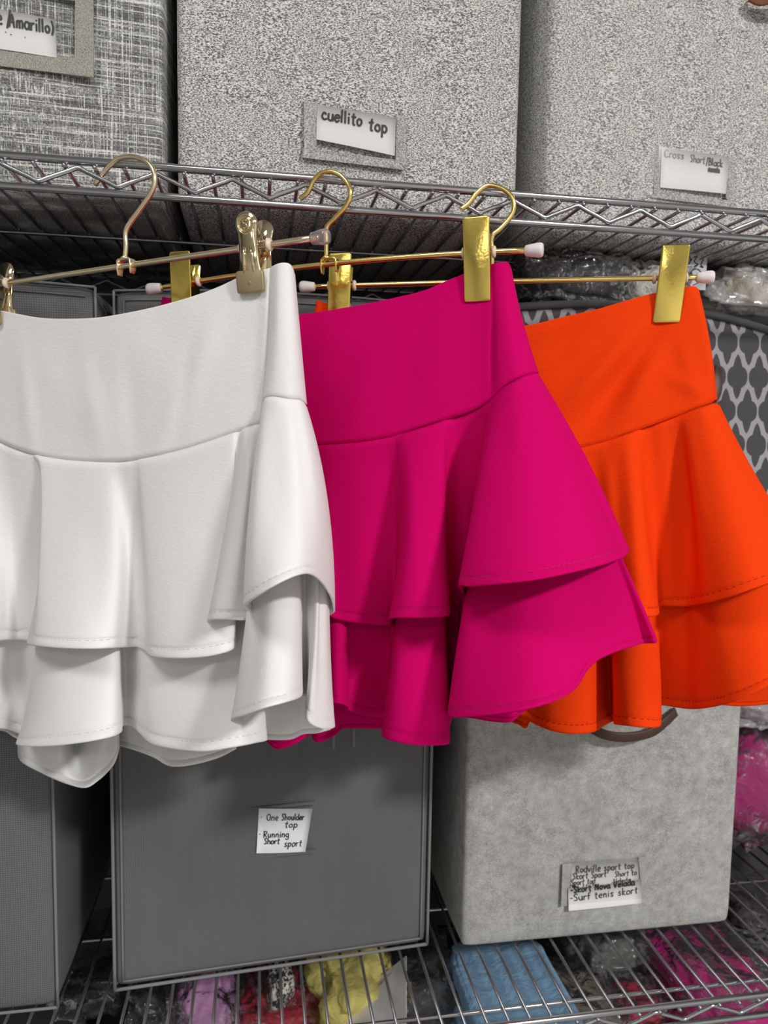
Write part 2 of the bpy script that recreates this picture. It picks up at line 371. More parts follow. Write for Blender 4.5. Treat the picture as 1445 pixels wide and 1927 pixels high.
# ------------------------------------------------------------------ handwriting
G = {
 'a': (.5, [[(.45, .5), (.2, .55), (.03, .3), (.15, .02), (.4, .15), (.46, .52)], [(.46, .52), (.44, .15), (.55, .02)]]),
 'b': (.5, [[(.05, 1.0), (.05, .02)], [(.05, .35), (.25, .55), (.45, .3), (.3, .02), (.05, .08)]]),
 'c': (.45, [[(.42, .48), (.22, .58), (.03, .3), (.2, .02), (.44, .1)]]),
 'd': (.5, [[(.45, .5), (.2, .55), (.03, .3), (.18, .02), (.44, .15)], [(.46, 1.0), (.46, .02)]]),
 'e': (.45, [[(.06, .3), (.4, .33), (.34, .56), (.12, .5), (.04, .22), (.2, .02), (.42, .1)]]),
 'g': (.5, [[(.45, .5), (.2, .55), (.03, .3), (.18, .05), (.44, .2)], [(.46, .55), (.44, -.2), (.2, -.35), (.05, -.22)]]),
 'i': (.2, [[(.08, .55), (.08, .02)], [(.07, .78), (.10, .80)]]),
 'k': (.45, [[(.05, 1.0), (.05, .02)], [(.4, .55), (.08, .28), (.42, .02)]]),
 'l': (.2, [[(.08, 1.0), (.08, .02)]]),
 'm': (.7, [[(.05, .55), (.05, .02)], [(.05, .4), (.2, .57), (.32, .4), (.32, .02)], [(.32, .4), (.48, .57), (.6, .4), (.62, .02)]]),
 'n': (.5, [[(.05, .55), (.05, .02)], [(.05, .38), (.25, .57), (.4, .4), (.42, .02)]]),
 'o': (.48, [[(.25, .56), (.05, .42), (.06, .12), (.25, .02), (.43, .2), (.4, .48), (.22, .56)]]),
 'p': (.5, [[(.06, .55), (.05, -.35)], [(.06, .42), (.28, .57), (.45, .32), (.28, .04), (.06, .12)]]),
 'r': (.38, [[(.05, .55), (.06, .02)], [(.06, .35), (.2, .55), (.35, .5)]]),
 's': (.42, [[(.38, .5), (.18, .57), (.08, .42), (.34, .2), (.25, .03), (.03, .08)]]),
 't': (.4, [[(.2, .9), (.18, .1), (.32, .02)], [(.02, .6), (.38, .62)]]),
 'u': (.5, [[(.05, .55), (.06, .15), (.25, .02), (.42, .2), (.43, .55)], [(.43, .55), (.46, .02)]]),
 'v': (.42, [[(.03, .55), (.2, .02), (.4, .55)]]),
 'w': (.6, [[(.03, .55), (.15, .02), (.3, .45), (.42, .02), (.58, .55)]]),
 'f': (.35, [[(.38, .92), (.2, .95), (.16, .6), (.15, .0)], [(.0, .52), (.34, .54)]]),
 'h': (.5, [[(.05, 1.0), (.05, .02)], [(.05, .38), (.25, .57), (.4, .4), (.42, .02)]]),
 'A': (.6, [[(.02, .0), (.26, .95), (.5, .0)], [(.1, .36), (.48, .38)]]),
 'B': (.55, [[(.06, .95), (.05, .0)], [(.06, .95), (.42, .85), (.38, .58), (.08, .52)], [(.08, .52), (.48, .42), (.42, .08), (.05, .0)]]),
 'C': (.55, [[(.5, .8), (.3, .95), (.05, .6), (.1, .12), (.3, .0), (.52, .12)]]),
 'O': (.6, [[(.3, .95), (.06, .7), (.06, .2), (.3, .0), (.54, .25), (.52, .75), (.28, .95)]]),
 'R': (.55, [[(.06, .95), (.05, .0)], [(.02, .92), (.45, .88), (.4, .55), (.08, .48)], [(.2, .46), (.5, .0)]]),
 'S': (.5, [[(.46, .82), (.25, .96), (.08, .75), (.4, .35), (.3, .02), (.04, .1)]]),
 'N': (.6, [[(.06, .0), (.06, .95), (.48, .02), (.5, .95)]]),
 'V': (.55, [[(.03, .95), (.25, .0), (.52, .95)]]),
 '-': (.35, [[(.05, .4), (.28, .4)]]), '/': (.35, [[(.3, 1.0), (.05, -.12)]]), '(': (.25, [[(.2, 1.0), (.06, .45), (.2, -.1)]]),
 ')': (.25, [[(.08, 1.0), (.2, .45), (.06, -.1)]]), ' ': (.35, []), "'": (.0, [[(-.28, .72), (-.14, .86)]]), '.': (.2, [[(.08, .0), (.1, .03)]]),
}
def write(mb, text, mapf, x, y, h, w, wob=.03, stretch=1.0, gap=.12):
    """strokes in card units (x right 0..1, y up 0..1); mapf -> world"""
    rnd = random.Random(text)
    for ch in text:
        adv, st = G[ch]
        for s in st:
            q = [(px+rnd.uniform(-wob, wob), py+rnd.uniform(-wob, wob)) for px, py in s]
            q = catmull([(x+a*h*stretch, y+b_*h, 0) for a, b_ in q], 4) if len(q) > 2 else [np.array((x+a*h*stretch, y+b_*h, 0)) for a, b_ in q]
            P = [mapf(p[0], p[1]) for p in q]; n = len(P); v = []; f = []
            nrm = mapf(None, None)
            for i in range(n):
                t_ = P[min(i+1, n-1)]-P[max(i-1, 0)]; L = np.linalg.norm(t_); t_ = t_/L if L > 1e-9 else np.array([1., 0, 0])
                side = np.cross(t_, nrm); v += [P[i]+side*w*.5, P[i]-side*w*.5]
            ends = [P[0]-_n(P[1]-P[0])*w*.4, P[-1]+_n(P[-1]-P[-2])*w*.4] if n > 1 else []
            for i in range(n-1): f.append((2*i, 2*i+1, 2*i+3, 2*i+2))
            v += ends; f += [(2*n, 1, 0), (2*n-2, 2*n-1, 2*n+1)]
            mb.add(v, f)
        x += (adv+gap)*h*stretch
    return x
def card_map(corners, Y, off=.0):            # bilinear map over four photo corners lying in the vertical plane Y
    TL, TR, BR, BL = [PY(*c, Y) for c in corners]
    nrm = _n(np.cross(TR-TL, BL-TL)); 
    if nrm[1] > 0: nrm = -nrm
    Wd, Hd = np.linalg.norm(TR-TL), np.linalg.norm(TL-BL)
    def f(u, v, o=off):
        if u is None: return nrm
        u_ = u*Hd/Wd if False else u
        return (TL*(1-u_)*v+TR*u_*v+BL*(1-u_)*(1-v)+BR*u_*(1-v))+nrm*o
    return f, (TL, TR, BR, BL), nrm, Wd/Hd
def card(label, corners, Y, lines, m=None, extra=None, name='label_card'):
    f, (TL, TR, BR, BL), nrm, asp = card_map(corners, Y)
    base = (BL+BR)/2; o = thing(name, label, 'label', base)
    n = 8; v = []; fa = []
    for j in range(2):
        for k in range(n+1):
            for l in range(3): 
                u = k/n; vv = l/2; bend = .0006*math.sin(u*math.pi)*(1 if j == 0 else 1)
                v.append(f(u, vv)+nrm*(bend+(.0004 if j == 0 else 0)))
    q = 3*(n+1)
    for k in range(n):
        for l in range(2):
            a = k*3+l; fa.append((a, a+3, a+4, a+1)); fa.append((a+q, a+1+q, a+4+q, a+3+q))
    ring = [k*3 for k in range(n+1)]+[n*3+1, n*3+2]+[k*3+2 for k in range(n-1, -1, -1)]+[1]
    for i in range(len(ring)): a, b_ = ring[i], ring[(i+1) % len(ring)]; fa.append((a, b_, b_+q, a+q))
    new_mesh('card', v, fa, m or M['paper'], o)
    groups = {}
    for (txt, x, y, h, w, st, ink) in lines:
        mb = groups.setdefault(ink, MB())
        g = lambda u, vv: nrm if u is None else f(u, vv)+nrm*(.0009+.0006*math.sin(max(0, min(1, u))*math.pi))
        write(mb, txt, g, x, y, h, w, stretch=st)
    for ink, mb in groups.items(): mb.build('handwriting', M[ink], o, False)
    return o

# ------------------------------------------------------------------ fabric boxes
def fabric_box(label, fl, w, dep, z0, h, yaw, m, bulge=.004, top=None, nx=22, nz=22, ny=6, rad=.006, seed=0):
    """fl = (x,y) of the front left bottom corner; returns the thing and a frame function F(s,t,o): s along the front, t up, o out"""
    fl = np.array([fl[0], fl[1], z0]); ax = np.array([math.cos(yaw), math.sin(yaw), 0]); ay = np.array([-math.sin(yaw), math.cos(yaw), 0])
    base = fl+ax*w/2+ay*dep/2; o = thing('storage_box', label, 'storage box', base)
    def warp(s, d, t):
        wz = noise.noise(Vector((s*9+seed*3.7, d*9, t*9)))
        top_ = (top(s/w) if top else 0)*(t/h)
        p = fl+ax*s+ay*d+np.array([0, 0, t+top_*h*0+top_])
        fs = math.sin(math.pi*min(1, max(0, s/w))); ft = math.sin(math.pi*min(1, max(0, t/h))); fd = math.sin(math.pi*min(1, max(0, d/dep)))
        if d < dep*.5: p = p-ay*(bulge*fs*ft*(1+.8*wz))
        if s < w*.5: p = p-ax*(bulge*.6*fd*ft*(1+wz)*(1-s/w*2))
        else: p = p+ax*(bulge*.6*fd*ft*(1+wz)*(s/w*2-1))
        return p
    # rounded box surface grid: six faces, corner rounding by clamping
    verts = {}; V = []; F = []
    def vid(i, j, k):
        key = (i, j, k)
        if key in verts: return verts[key]
        s, d, t_ = w*i/nx, dep*j/ny, h*k/nz
        inner = np.array([min(max(s, rad), w-rad), min(max(d, rad), dep-rad), min(max(t_, rad), h-rad)])
        q = np.array([s, d, t_])-inner; L = np.linalg.norm(q)
        if L > 1e-9:
            nz_ = np.count_nonzero(np.abs(q) > 1e-9)
            if nz_ > 1: q = q/L*rad
        pt = inner+q; verts[key] = len(V); V.append(warp(*pt)); return verts[key]
    # non-uniform index grids so the rounding has its own rows
    for i in range(nx):
        for k in range(nz):
            F.append((vid(i, 0, k), vid(i+1, 0, k), vid(i+1, 0, k+1), vid(i, 0, k+1))); F.append((vid(i, ny, k), vid(i, ny, k+1), vid(i+1, ny, k+1), vid(i+1, ny, k)))
    for j in range(ny):
        for k in range(nz):
            F.append((vid(0, j, k), vid(0, j, k+1), vid(0, j+1, k+1), vid(0, j+1, k))); F.append((vid(nx, j, k), vid(nx, j+1, k), vid(nx, j+1, k+1), vid(nx, j, k+1)))
    for i in range(nx):
        for j in range(ny):
            F.append((vid(i, j, 0), vid(i, j+1, 0), vid(i+1, j+1, 0), vid(i+1, j, 0))); F.append((vid(i, j, nz), vid(i+1, j, nz), vid(i+1, j+1, nz), vid(i, j+1, nz)))
    body = new_mesh('body', V, F, m, o)
    bevel(body, rad*.8, 3)
    def Fr(s, t_, out=0): return warp(s, 0, t_)-ay*out
    return o, Fr, ax, ay
def piping(o, Fr, w, h, m, inset=.004, r=.0022, sides='lrtb', name='piping'):
    i = inset; path = []
    def seg(a, b_, n=14): return [Fr(a[0]+(b_[0]-a[0])*k/n, a[1]+(b_[1]-a[1])*k/n, .0006) for k in range(n+1)]
    P = {'b': ((i, i), (w-i, i)), 't': ((i, h-i), (w-i, h-i)), 'l': ((i, i), (i, h-i)), 'r': ((w-i, i), (w-i, h-i))}
    for s in sides: MB().tube(seg(*P[s]), r, 7).build(name, m, o)
def strip_quad(corners, Y, thick, m, name, parent, nrm_out=None, bend=0):
    P = [PY(*c, Y) for c in corners]; nrm = np.array([0, -1., 0]); n = 10; v = []; f = []
    TL, TR, BR, BL = P
    for j, off in enumerate((thick, 0)):
        for k in range(n+1):
            u = k/n
            for l in (0, 1): v.append((TL*(1-u)+TR*u)*(1-l)+(BL*(1-u)+BR*u)*l+nrm*off)
    q = 2*(n+1)
    for k in range(n):
        a = 2*k; f += [(a, a+2, a+3, a+1), (a+q, a+1+q, a+3+q, a+2+q), (a, a+q, a+2+q, a+2), (a+1, a+3, a+3+q, a+1+q)]
    f += [(0, 1, 1+q, q), (2*n, 2*n+q, 2*n+1+q, 2*n+1)]
    return new_mesh(name, v, f, m, parent, False)

UB = SH[0]+.0005; LB = SH[1]+.0005
# --- upper shelf
YU = .70
bx1, F1, _, _ = fabric_box('grey crosshatched linen storage box at the top left with the Amarillo card', (-.395, .702), .312, .32, UB, .31, 0, M['linen'], .008, seed=1)
bx2, F2, _, _ = fabric_box('flecked grey storage box in the middle of the upper shelf with the cuellito top card', (-.075, .700), .321, .32, UB, .31, .008, M['fleck'], .004, rad=.009, seed=2)
bx3, F3, _, _ = fabric_box('flecked grey storage box at the right of the upper shelf with the Cross Short card', (.272, .712), .315, .31, UB, .31, .05, M['fleck2'], .003, rad=.010, seed=3)
# --- lower shelf
gl, gr = PZ(214, 1866, -.5397), PZ(805, 1778, -.5397)
yaw = math.atan2(gr[1]-gl[1], gr[0]-gl[0]); gw = float(np.hypot(*(gr-gl)[:2]))
HG = .345
bx4, F4, _, _ = fabric_box('plain dark grey storage box under the white skirt with the One Shoulder top card', gl, gw, .29, LB, HG, yaw, M['grey'], .003, seed=4)
piping(bx4, F4, gw, HG, M['grey_edge'], .009, .0010, 'lrb', 'seam'); piping(bx4, F4, gw, HG, M['grey_edge'], .0012, .0017, 'lrtb')
pl, pr = PZ(866, 1790, -.5397), PZ(1376, 1741, -.5397)
pw = float(np.hypot(*(pr-pl)[:2])); pyaw = math.atan2(pr[1]-pl[1], pr[0]-pl[0])
bx5, F5, _, _ = fabric_box('pale mottled grey storage box below the orange skirt on the lower shelf', pl, pw, .29, LB, .40, pyaw, M['pale'], .003, seed=5)
bx6, F6, _, _ = fabric_box('dotted dark grey storage box at the bottom left edge, left of the One Shoulder box', (-.506, .705), .318, .31, LB, .345, 0, M['grey_dot'], .006, seed=6)
piping(bx6, F6, .318, .345, M['grey_edge'], .001, .0014, 'rbt')
# --- stacked on them
z2 = LB+.345+.001; h2 = OZ+.147-z2
bx7, F7, _, _ = fabric_box('dark grey box behind the white waistband at the left, stacked on the dotted box', (-.47, .728), .322, .28, z2, h2, 0, M['grey_dot'], .004, lambda u: -.004*(2*u-1)**2, seed=7)
piping(bx7, F7, .322, h2, M['grey_edge'], .001, .0012, 'rt'); piping(bx7, F7, .322, h2, M['grey_edge'], .010, .0006, 't', 'seam')
bx8, F8, _, _ = fabric_box('dark grey box behind the hanger bars, stacked on the One Shoulder box', (-.137, .745), .325, .27, z2, h2+.003, 0, M['grey'], .004, lambda u: -.006*(2*u-1)**2, seed=8)
piping(bx8, F8, .325, h2+.003, M['grey_edge'], .001, .0012, 'lrt'); piping(bx8, F8, .325, h2+.003, M['grey_edge'], .010, .0006, 'lt', 'seam')
z3 = LB+.40+.001; h3 = OZ+.158-z3; XQ = .235; WQ = .40
bx9, F9, _, _ = fabric_box('dark grey storage box printed with a light quatrefoil lattice at the right edge', (XQ, .745), WQ, .27, z3, h3, 0, M['quatre'], .006, lambda u: -.05*abs((u-.38)/.62)**2.2 if u > .38 else -.012*((.38-u)/.38)**2, seed=9)
piping(bx9, F9, WQ, h3, M['dark_edge'], .003, .0042, 'lrt')

# pockets and label cards
Y2 = .6955
strip_quad([(572, 188), (597, 197), (595, 300), (572, 297)], Y2, .0012, M['fleck_line'], 'label_pocket', bx2)
strip_quad([(572, 279), (746, 302), (763, 321), (567, 297)], Y2, .0014, M['fleck_line'], 'label_pocket', bx2)
strip_quad([(746, 216), (763, 222), (763, 318), (744, 300)], Y2, .0012, M['fleck_line'], 'label_pocket', bx2)
card('white card reading cuellito top in the pocket of the middle upper box', [(597, 197), (745, 222), (742.5, 293.5), (595, 262.5)], Y2-.0014,
     [('cuellito', .06, .60, .34, .0018, .40, 'ink'), ('top', .66, .54, .34, .0019, .42, 'ink')])
strip_quad([(592, 194), (750, 220), (748, 303), (592, 282)], Y2-.0032, .0002, M['window'], 'plastic_window', bx2)
Y1 = .692
strip_quad([(-60, 80), (141, 110), (177, 147), (-60, 118)], Y1, .0014, M['linen_band'], 'label_pocket', bx1)
strip_quad([(142, -30), (176, -30), (177, 147), (141, 110)], Y1, .0014, M['linen_band'], 'label_pocket', bx1)
strip_quad([(-60, -30), (142, -26), (141, 3), (-60, -20)], Y1, .0014, M['linen_band'], 'label_pocket', bx1)
card('white card reading Amarillo in the pocket of the linen box at top left', [(-60, 8), (104, 37), (106.5, 109), (-60, 84)], Y1-.0012,
     [('e', .295, .60, .42, .0016, .50, 'ink'), ('/', .44, .60, .42, .0016, .38, 'ink'), ('Amarillo)', .47, .60, .34, .0016, .335, 'ink'), ('.', .42, .44, .3, .0009, .4, 'ink'), ('.', .48, .40, .3, .0012, .4, 'ink'), ('.', .64, .39, .3, .0010, .4, 'ink')])
strip_quad([(-60, -10), (142, 2), (141, 110), (-60, 82)], Y1-.0035, .0002, M['window'], 'plastic_window', bx1)
Y3 = .7165
strip_quad([(1231, 270), (1245, 277), (1241, 362), (1229, 366)], Y3, .0010, M['fleck_line'], 'label_pocket', bx3)
strip_quad([(1232, 358), (1377, 379), (1379, 391), (1222, 372)], Y3, .0014, M['fleck_line'], 'label_pocket', bx3)
strip_quad([(1369, 294), (1381, 290), (1380, 385), (1365, 374)], Y3, .0010, M['fleck_line'], 'label_pocket', bx3)
card('white card reading Cross Short/Black in the pocket of the upper right box', [(1245, 277), (1371, 296), (1365.5, 365), (1241.5, 353)], Y3-.0014,
     [('Cross', .04, .76, .20, .0008, .52, 'ink_g'), ('Short', .42, .72, .20, .0009, .40, 'ink_g'), ('/Black', .66, .70, .20, .0010, .40, 'ink'), ("marro'n", .70, .54, .14, .0018, .33, 'ink')])
strip_quad([(1240, 275), (1374, 294), (1368, 372), (1238, 358)], Y3-.0032, .0002, M['window'], 'plastic_window', bx3)
def ygrey(px): return gl[1]+(gr[1]-gl[1])*(px-214)/591-.0045
Y4 = ygrey(535)-.001
for q in ([(470, 1521), (487, 1518), (484, 1614), (469, 1617)], [(470, 1607), (592, 1597), (592, 1604), (469, 1618)], [(470, 1519), (592, 1507), (592, 1513), (470, 1525)]):
    strip_quad(q, Y4+.001, .0012+.0002*(q[0][1] % 3), M['grey'], 'label_pocket', bx4)
for k in range(2):
    strip_quad([(626+38*k, 1376-3*k), (630+38*k, 1376-3*k), (630+38*k, 1409-3*k), (626+38*k, 1410-3*k)], Y4-.001, .0006, M['grey_edge'], 'handle_stitching', bx4)
card('white paper listing One Shoulder top and Running Short sport on the dark grey box', [(487, 1521), (588, 1522), (574.5, 1602.5), (482.5, 1605.5)], Y4-.0016,
     [('-', .04, .76, .13, .0006, .8, 'ink'), ('One', .16, .74, .15, .0009, .80, 'ink'), ('Shoulder', .44, .75, .145, .0010, .68, 'ink'), ('top', .52, .58, .15, .0010, 1.0, 'ink'), ('-', .03, .38, .13, .0007, .8, 'ink'),
      ('Running', .12, .36, .145, .0010, .86, 'ink'), ('Short', .14, .21, .14, .0010, .80, 'ink'), ('sport', .55, .14, .16, .0010, .82, 'ink')], M['paper_b'])
Y5 = float(pl[1])-.0042
for q in ([(1058, 1626), (1076, 1624), (1068, 1703), (1055, 1706)], [(1201, 1613), (1214, 1611), (1216, 1680), (1206, 1682)]):
    strip_quad(q, Y5-.0004, .0008, M['pale'], 'label_pocket', bx5)
card('translucent top sheet of handwriting above the lower card on the pale box', [(1076, 1625), (1201, 1617), (1202, 1662), (1073, 1676)], Y5-.0012,
     [('Rodville sport top', .06, .66, .26, .0011, .36, 'ink'), ('Skort Sport', .02, .42, .24, .0010, .34, 'ink'), ('Sport top', .0, .20, .22, .0009, .32, 'ink'), ('Short to', .64, .38, .22, .0009, .34, 'ink'),
      ('Shoulder', .02, .0, .20, .0010, .32, 'ink'), ('Velada', .62, .10, .22, .0009, .34, 'ink')], mat('sheet_paper', (.68, .67, .66), .6), name='paper_sheet')
card('white card ending with Surf tenis skort low on the pale box', [(1069, 1672), (1206.7, 1653.7), (1206.7, 1699), (1069.8, 1714)], Y5-.0026,
     [('-Skort Nova Velada', .03, .80, .28, .0016, .31, 'ink'), ('-Surf tenis skort', .02, .44, .30, .0011, .35, 'ink')])
strip_quad([(1062, 1622), (1212, 1611), (1212, 1690), (1060, 1703)], Y5-.0050, .0002, M['window'], 'plastic_window', bx5)

# handles
def strap(pts, w, th, m, name, parent, out):
    """flat strap following pts (world), width vertical in the plane of the box, closed profile"""
    P = catmull(pts, 6); v = []; f = []; n = len(P); out = np.array(out, float)
    for i in range(n):
        t_ = _n(P[min(i+1, n-1)]-P[max(i-1, 0)]); sd = _n(np.cross(t_, out))
        for a, b_ in ((-1, -1), (1, -1), (1, 1), (-1, 1)): v.append(P[i]+sd*w*.5*a+out*th*.5*b_)
    for i in range(n-1):
        for k in range(4): f.append((i*4+k, i*4+(k+1) % 4, i*4+4+(k+1) % 4, i*4+4+k))
    f += [(3, 2, 1, 0), (n*4-4, n*4-3, n*4-2, n*4-1)]
    return bevel(new_mesh(name, v, f, m, parent), th*.3, 2)
hp = [PY(*p, Y5-d) for p, d in (((1104, 1345), .003), ((1112, 1368), .008), ((1140, 1383), .014), ((1180, 1387), .017), ((1225, 1378), .015), ((1255, 1355), .010), ((1272, 1338), .003))]
strap(hp, .010, .004, M['leather'], 'handle', bx5, (0, -1, 0))
hp = [PY(*p, .737-d) for p, d in (((1352, 690), .002), ((1350, 705), .008), ((1351, 730), .012), ((1343, 752), .014), ((1320, 770), .014), ((1270, 775), .014), ((1225, 752), .012), ((1216, 715), .008), ((1218, 690), .002))]
strap(hp, .009, .003, M['leather'], 'handle', bx9, (0, -1, 0))
rp = PY(1355, 697, .737)
strap([PY(*p, Y3-d) for p, d in (((1415, -6), .004), ((1432, -2), .010), ((1460, -8), .016), ((1520, -14), .018), ((1580, -8), .016), ((1612, 4), .010), ((1622, -4), .003))], .013, .003, M['tan'], 'handle', bx3, (0, -1, 0))

# ------------------------------------------------------------------ hangers
def solve_on(C, px, py, h):
    r = ray(px, py); c = C-np.array([0, 0, OZ]); a = r@r; b_ = -2*r@c; q = c@c-h*h; d = max(0, b_*b_-4*a*q)
    t_ = (-b_-math.sqrt(d))/2/a; p = r*t_; return p+np.array([0, 0, OZ])
def frame(C, R):
    t_ = R-C; t_[2] = 0; t_ = _n(t_); n_ = np.array([t_[1], -t_[0], 0.]); 
    if n_[1] > 0: n_ = -n_
    return t_, n_
def wplane(C, n_):
    def f(px, py, d):                         # d in mm in front of the hanger plane
        r = ray(px, py); o = np.array([0, 0, OZ]); k = (n_@(C-o)+d*.001)/(n_@r); return o+r*k
    return f
Cw = PY(237, 500, .61); Rw = solve_on(Cw, 600, 447, .17); Lw = 2*Cw-Rw
Cp = PY(620, 497, .61); Rp = PZ(1003, 471, Cp[2]-OZ); Lp = PZ(292, 543, .135)
Co = PY(930, 530, .61); Ro = PZ(1325, 522, Co[2]-OZ); Lo = PZ(580, 540, Co[2]-OZ-.001)
def bar_at(L, C, R, px):                      # point on the bar seen at photo column px
    best = None
    for k in range(801):
        u = k/800; p = bar_pt(L, C, R, u); e = abs(proj(p)[0]-px)
        if best is None or e < best[0]: best = (e, p, u)
    return best[1]
def bar_pt(L, C, R, u):
    return L*(1-u)*(1-2*u)+C*4*u*(1-u)+R*u*(2*u-1)
def rrect(w, h, r, n=5):
    pts = []
    for cx_, cz_, a0 in ((w/2-r, h/2-r, 0), (-w/2+r, h/2-r, 90), (-w/2+r, -h/2+r, 180), (w/2-r, -h/2+r, 270)):
        for k in range(n+1): a = math.radians(a0+90*k/n); pts.append((cx_+r*math.cos(a), cz_+r*math.sin(a)))
    return pts
def plate(mb, outline, org, t_, up, n_, th, dome=0):
    v = []; m_ = len(outline)
    for off in (th, 0):
        for a, b_ in outline: v.append(org+t_*a+up*b_+n_*off)
    k0 = len(v); ins = []
    for a, b_ in outline: ins.append(org+t_*a*.93+up*(b_*.975)+n_*(th+dome))
    v += ins
    f = [tuple(k0+i for i in range(m_)), tuple(m_+i for i in range(m_))[::-1]]
    for i in range(m_): j = (i+1) % m_; f += [(i, j, k0+j, k0+i), (m_+i, m_+j, j, i)]
    mb.add(v, f)
def lathe(mb, org, ax, prof, n=16):
    ax = _n(ax); a = _n(np.cross(ax, np.array([0, 0, 1.])+.01)); b_ = np.cross(ax, a); v = []; f = []
    for s, r in prof:
        for k in range(n): q = 2*math.pi*k/n; v.append(org+ax*s+(a*math.cos(q)+b_*math.sin(q))*r)
    for i in range(len(prof)-1):
        for k in range(n): f.append((i*n+k, i*n+(k+1) % n, (i+1)*n+(k+1) % n, (i+1)*n+k))
    f.append(tuple(range(n))[::-1]); f.append(tuple((len(prof)-1)*n+k for k in range(n))); mb.add(v, f)
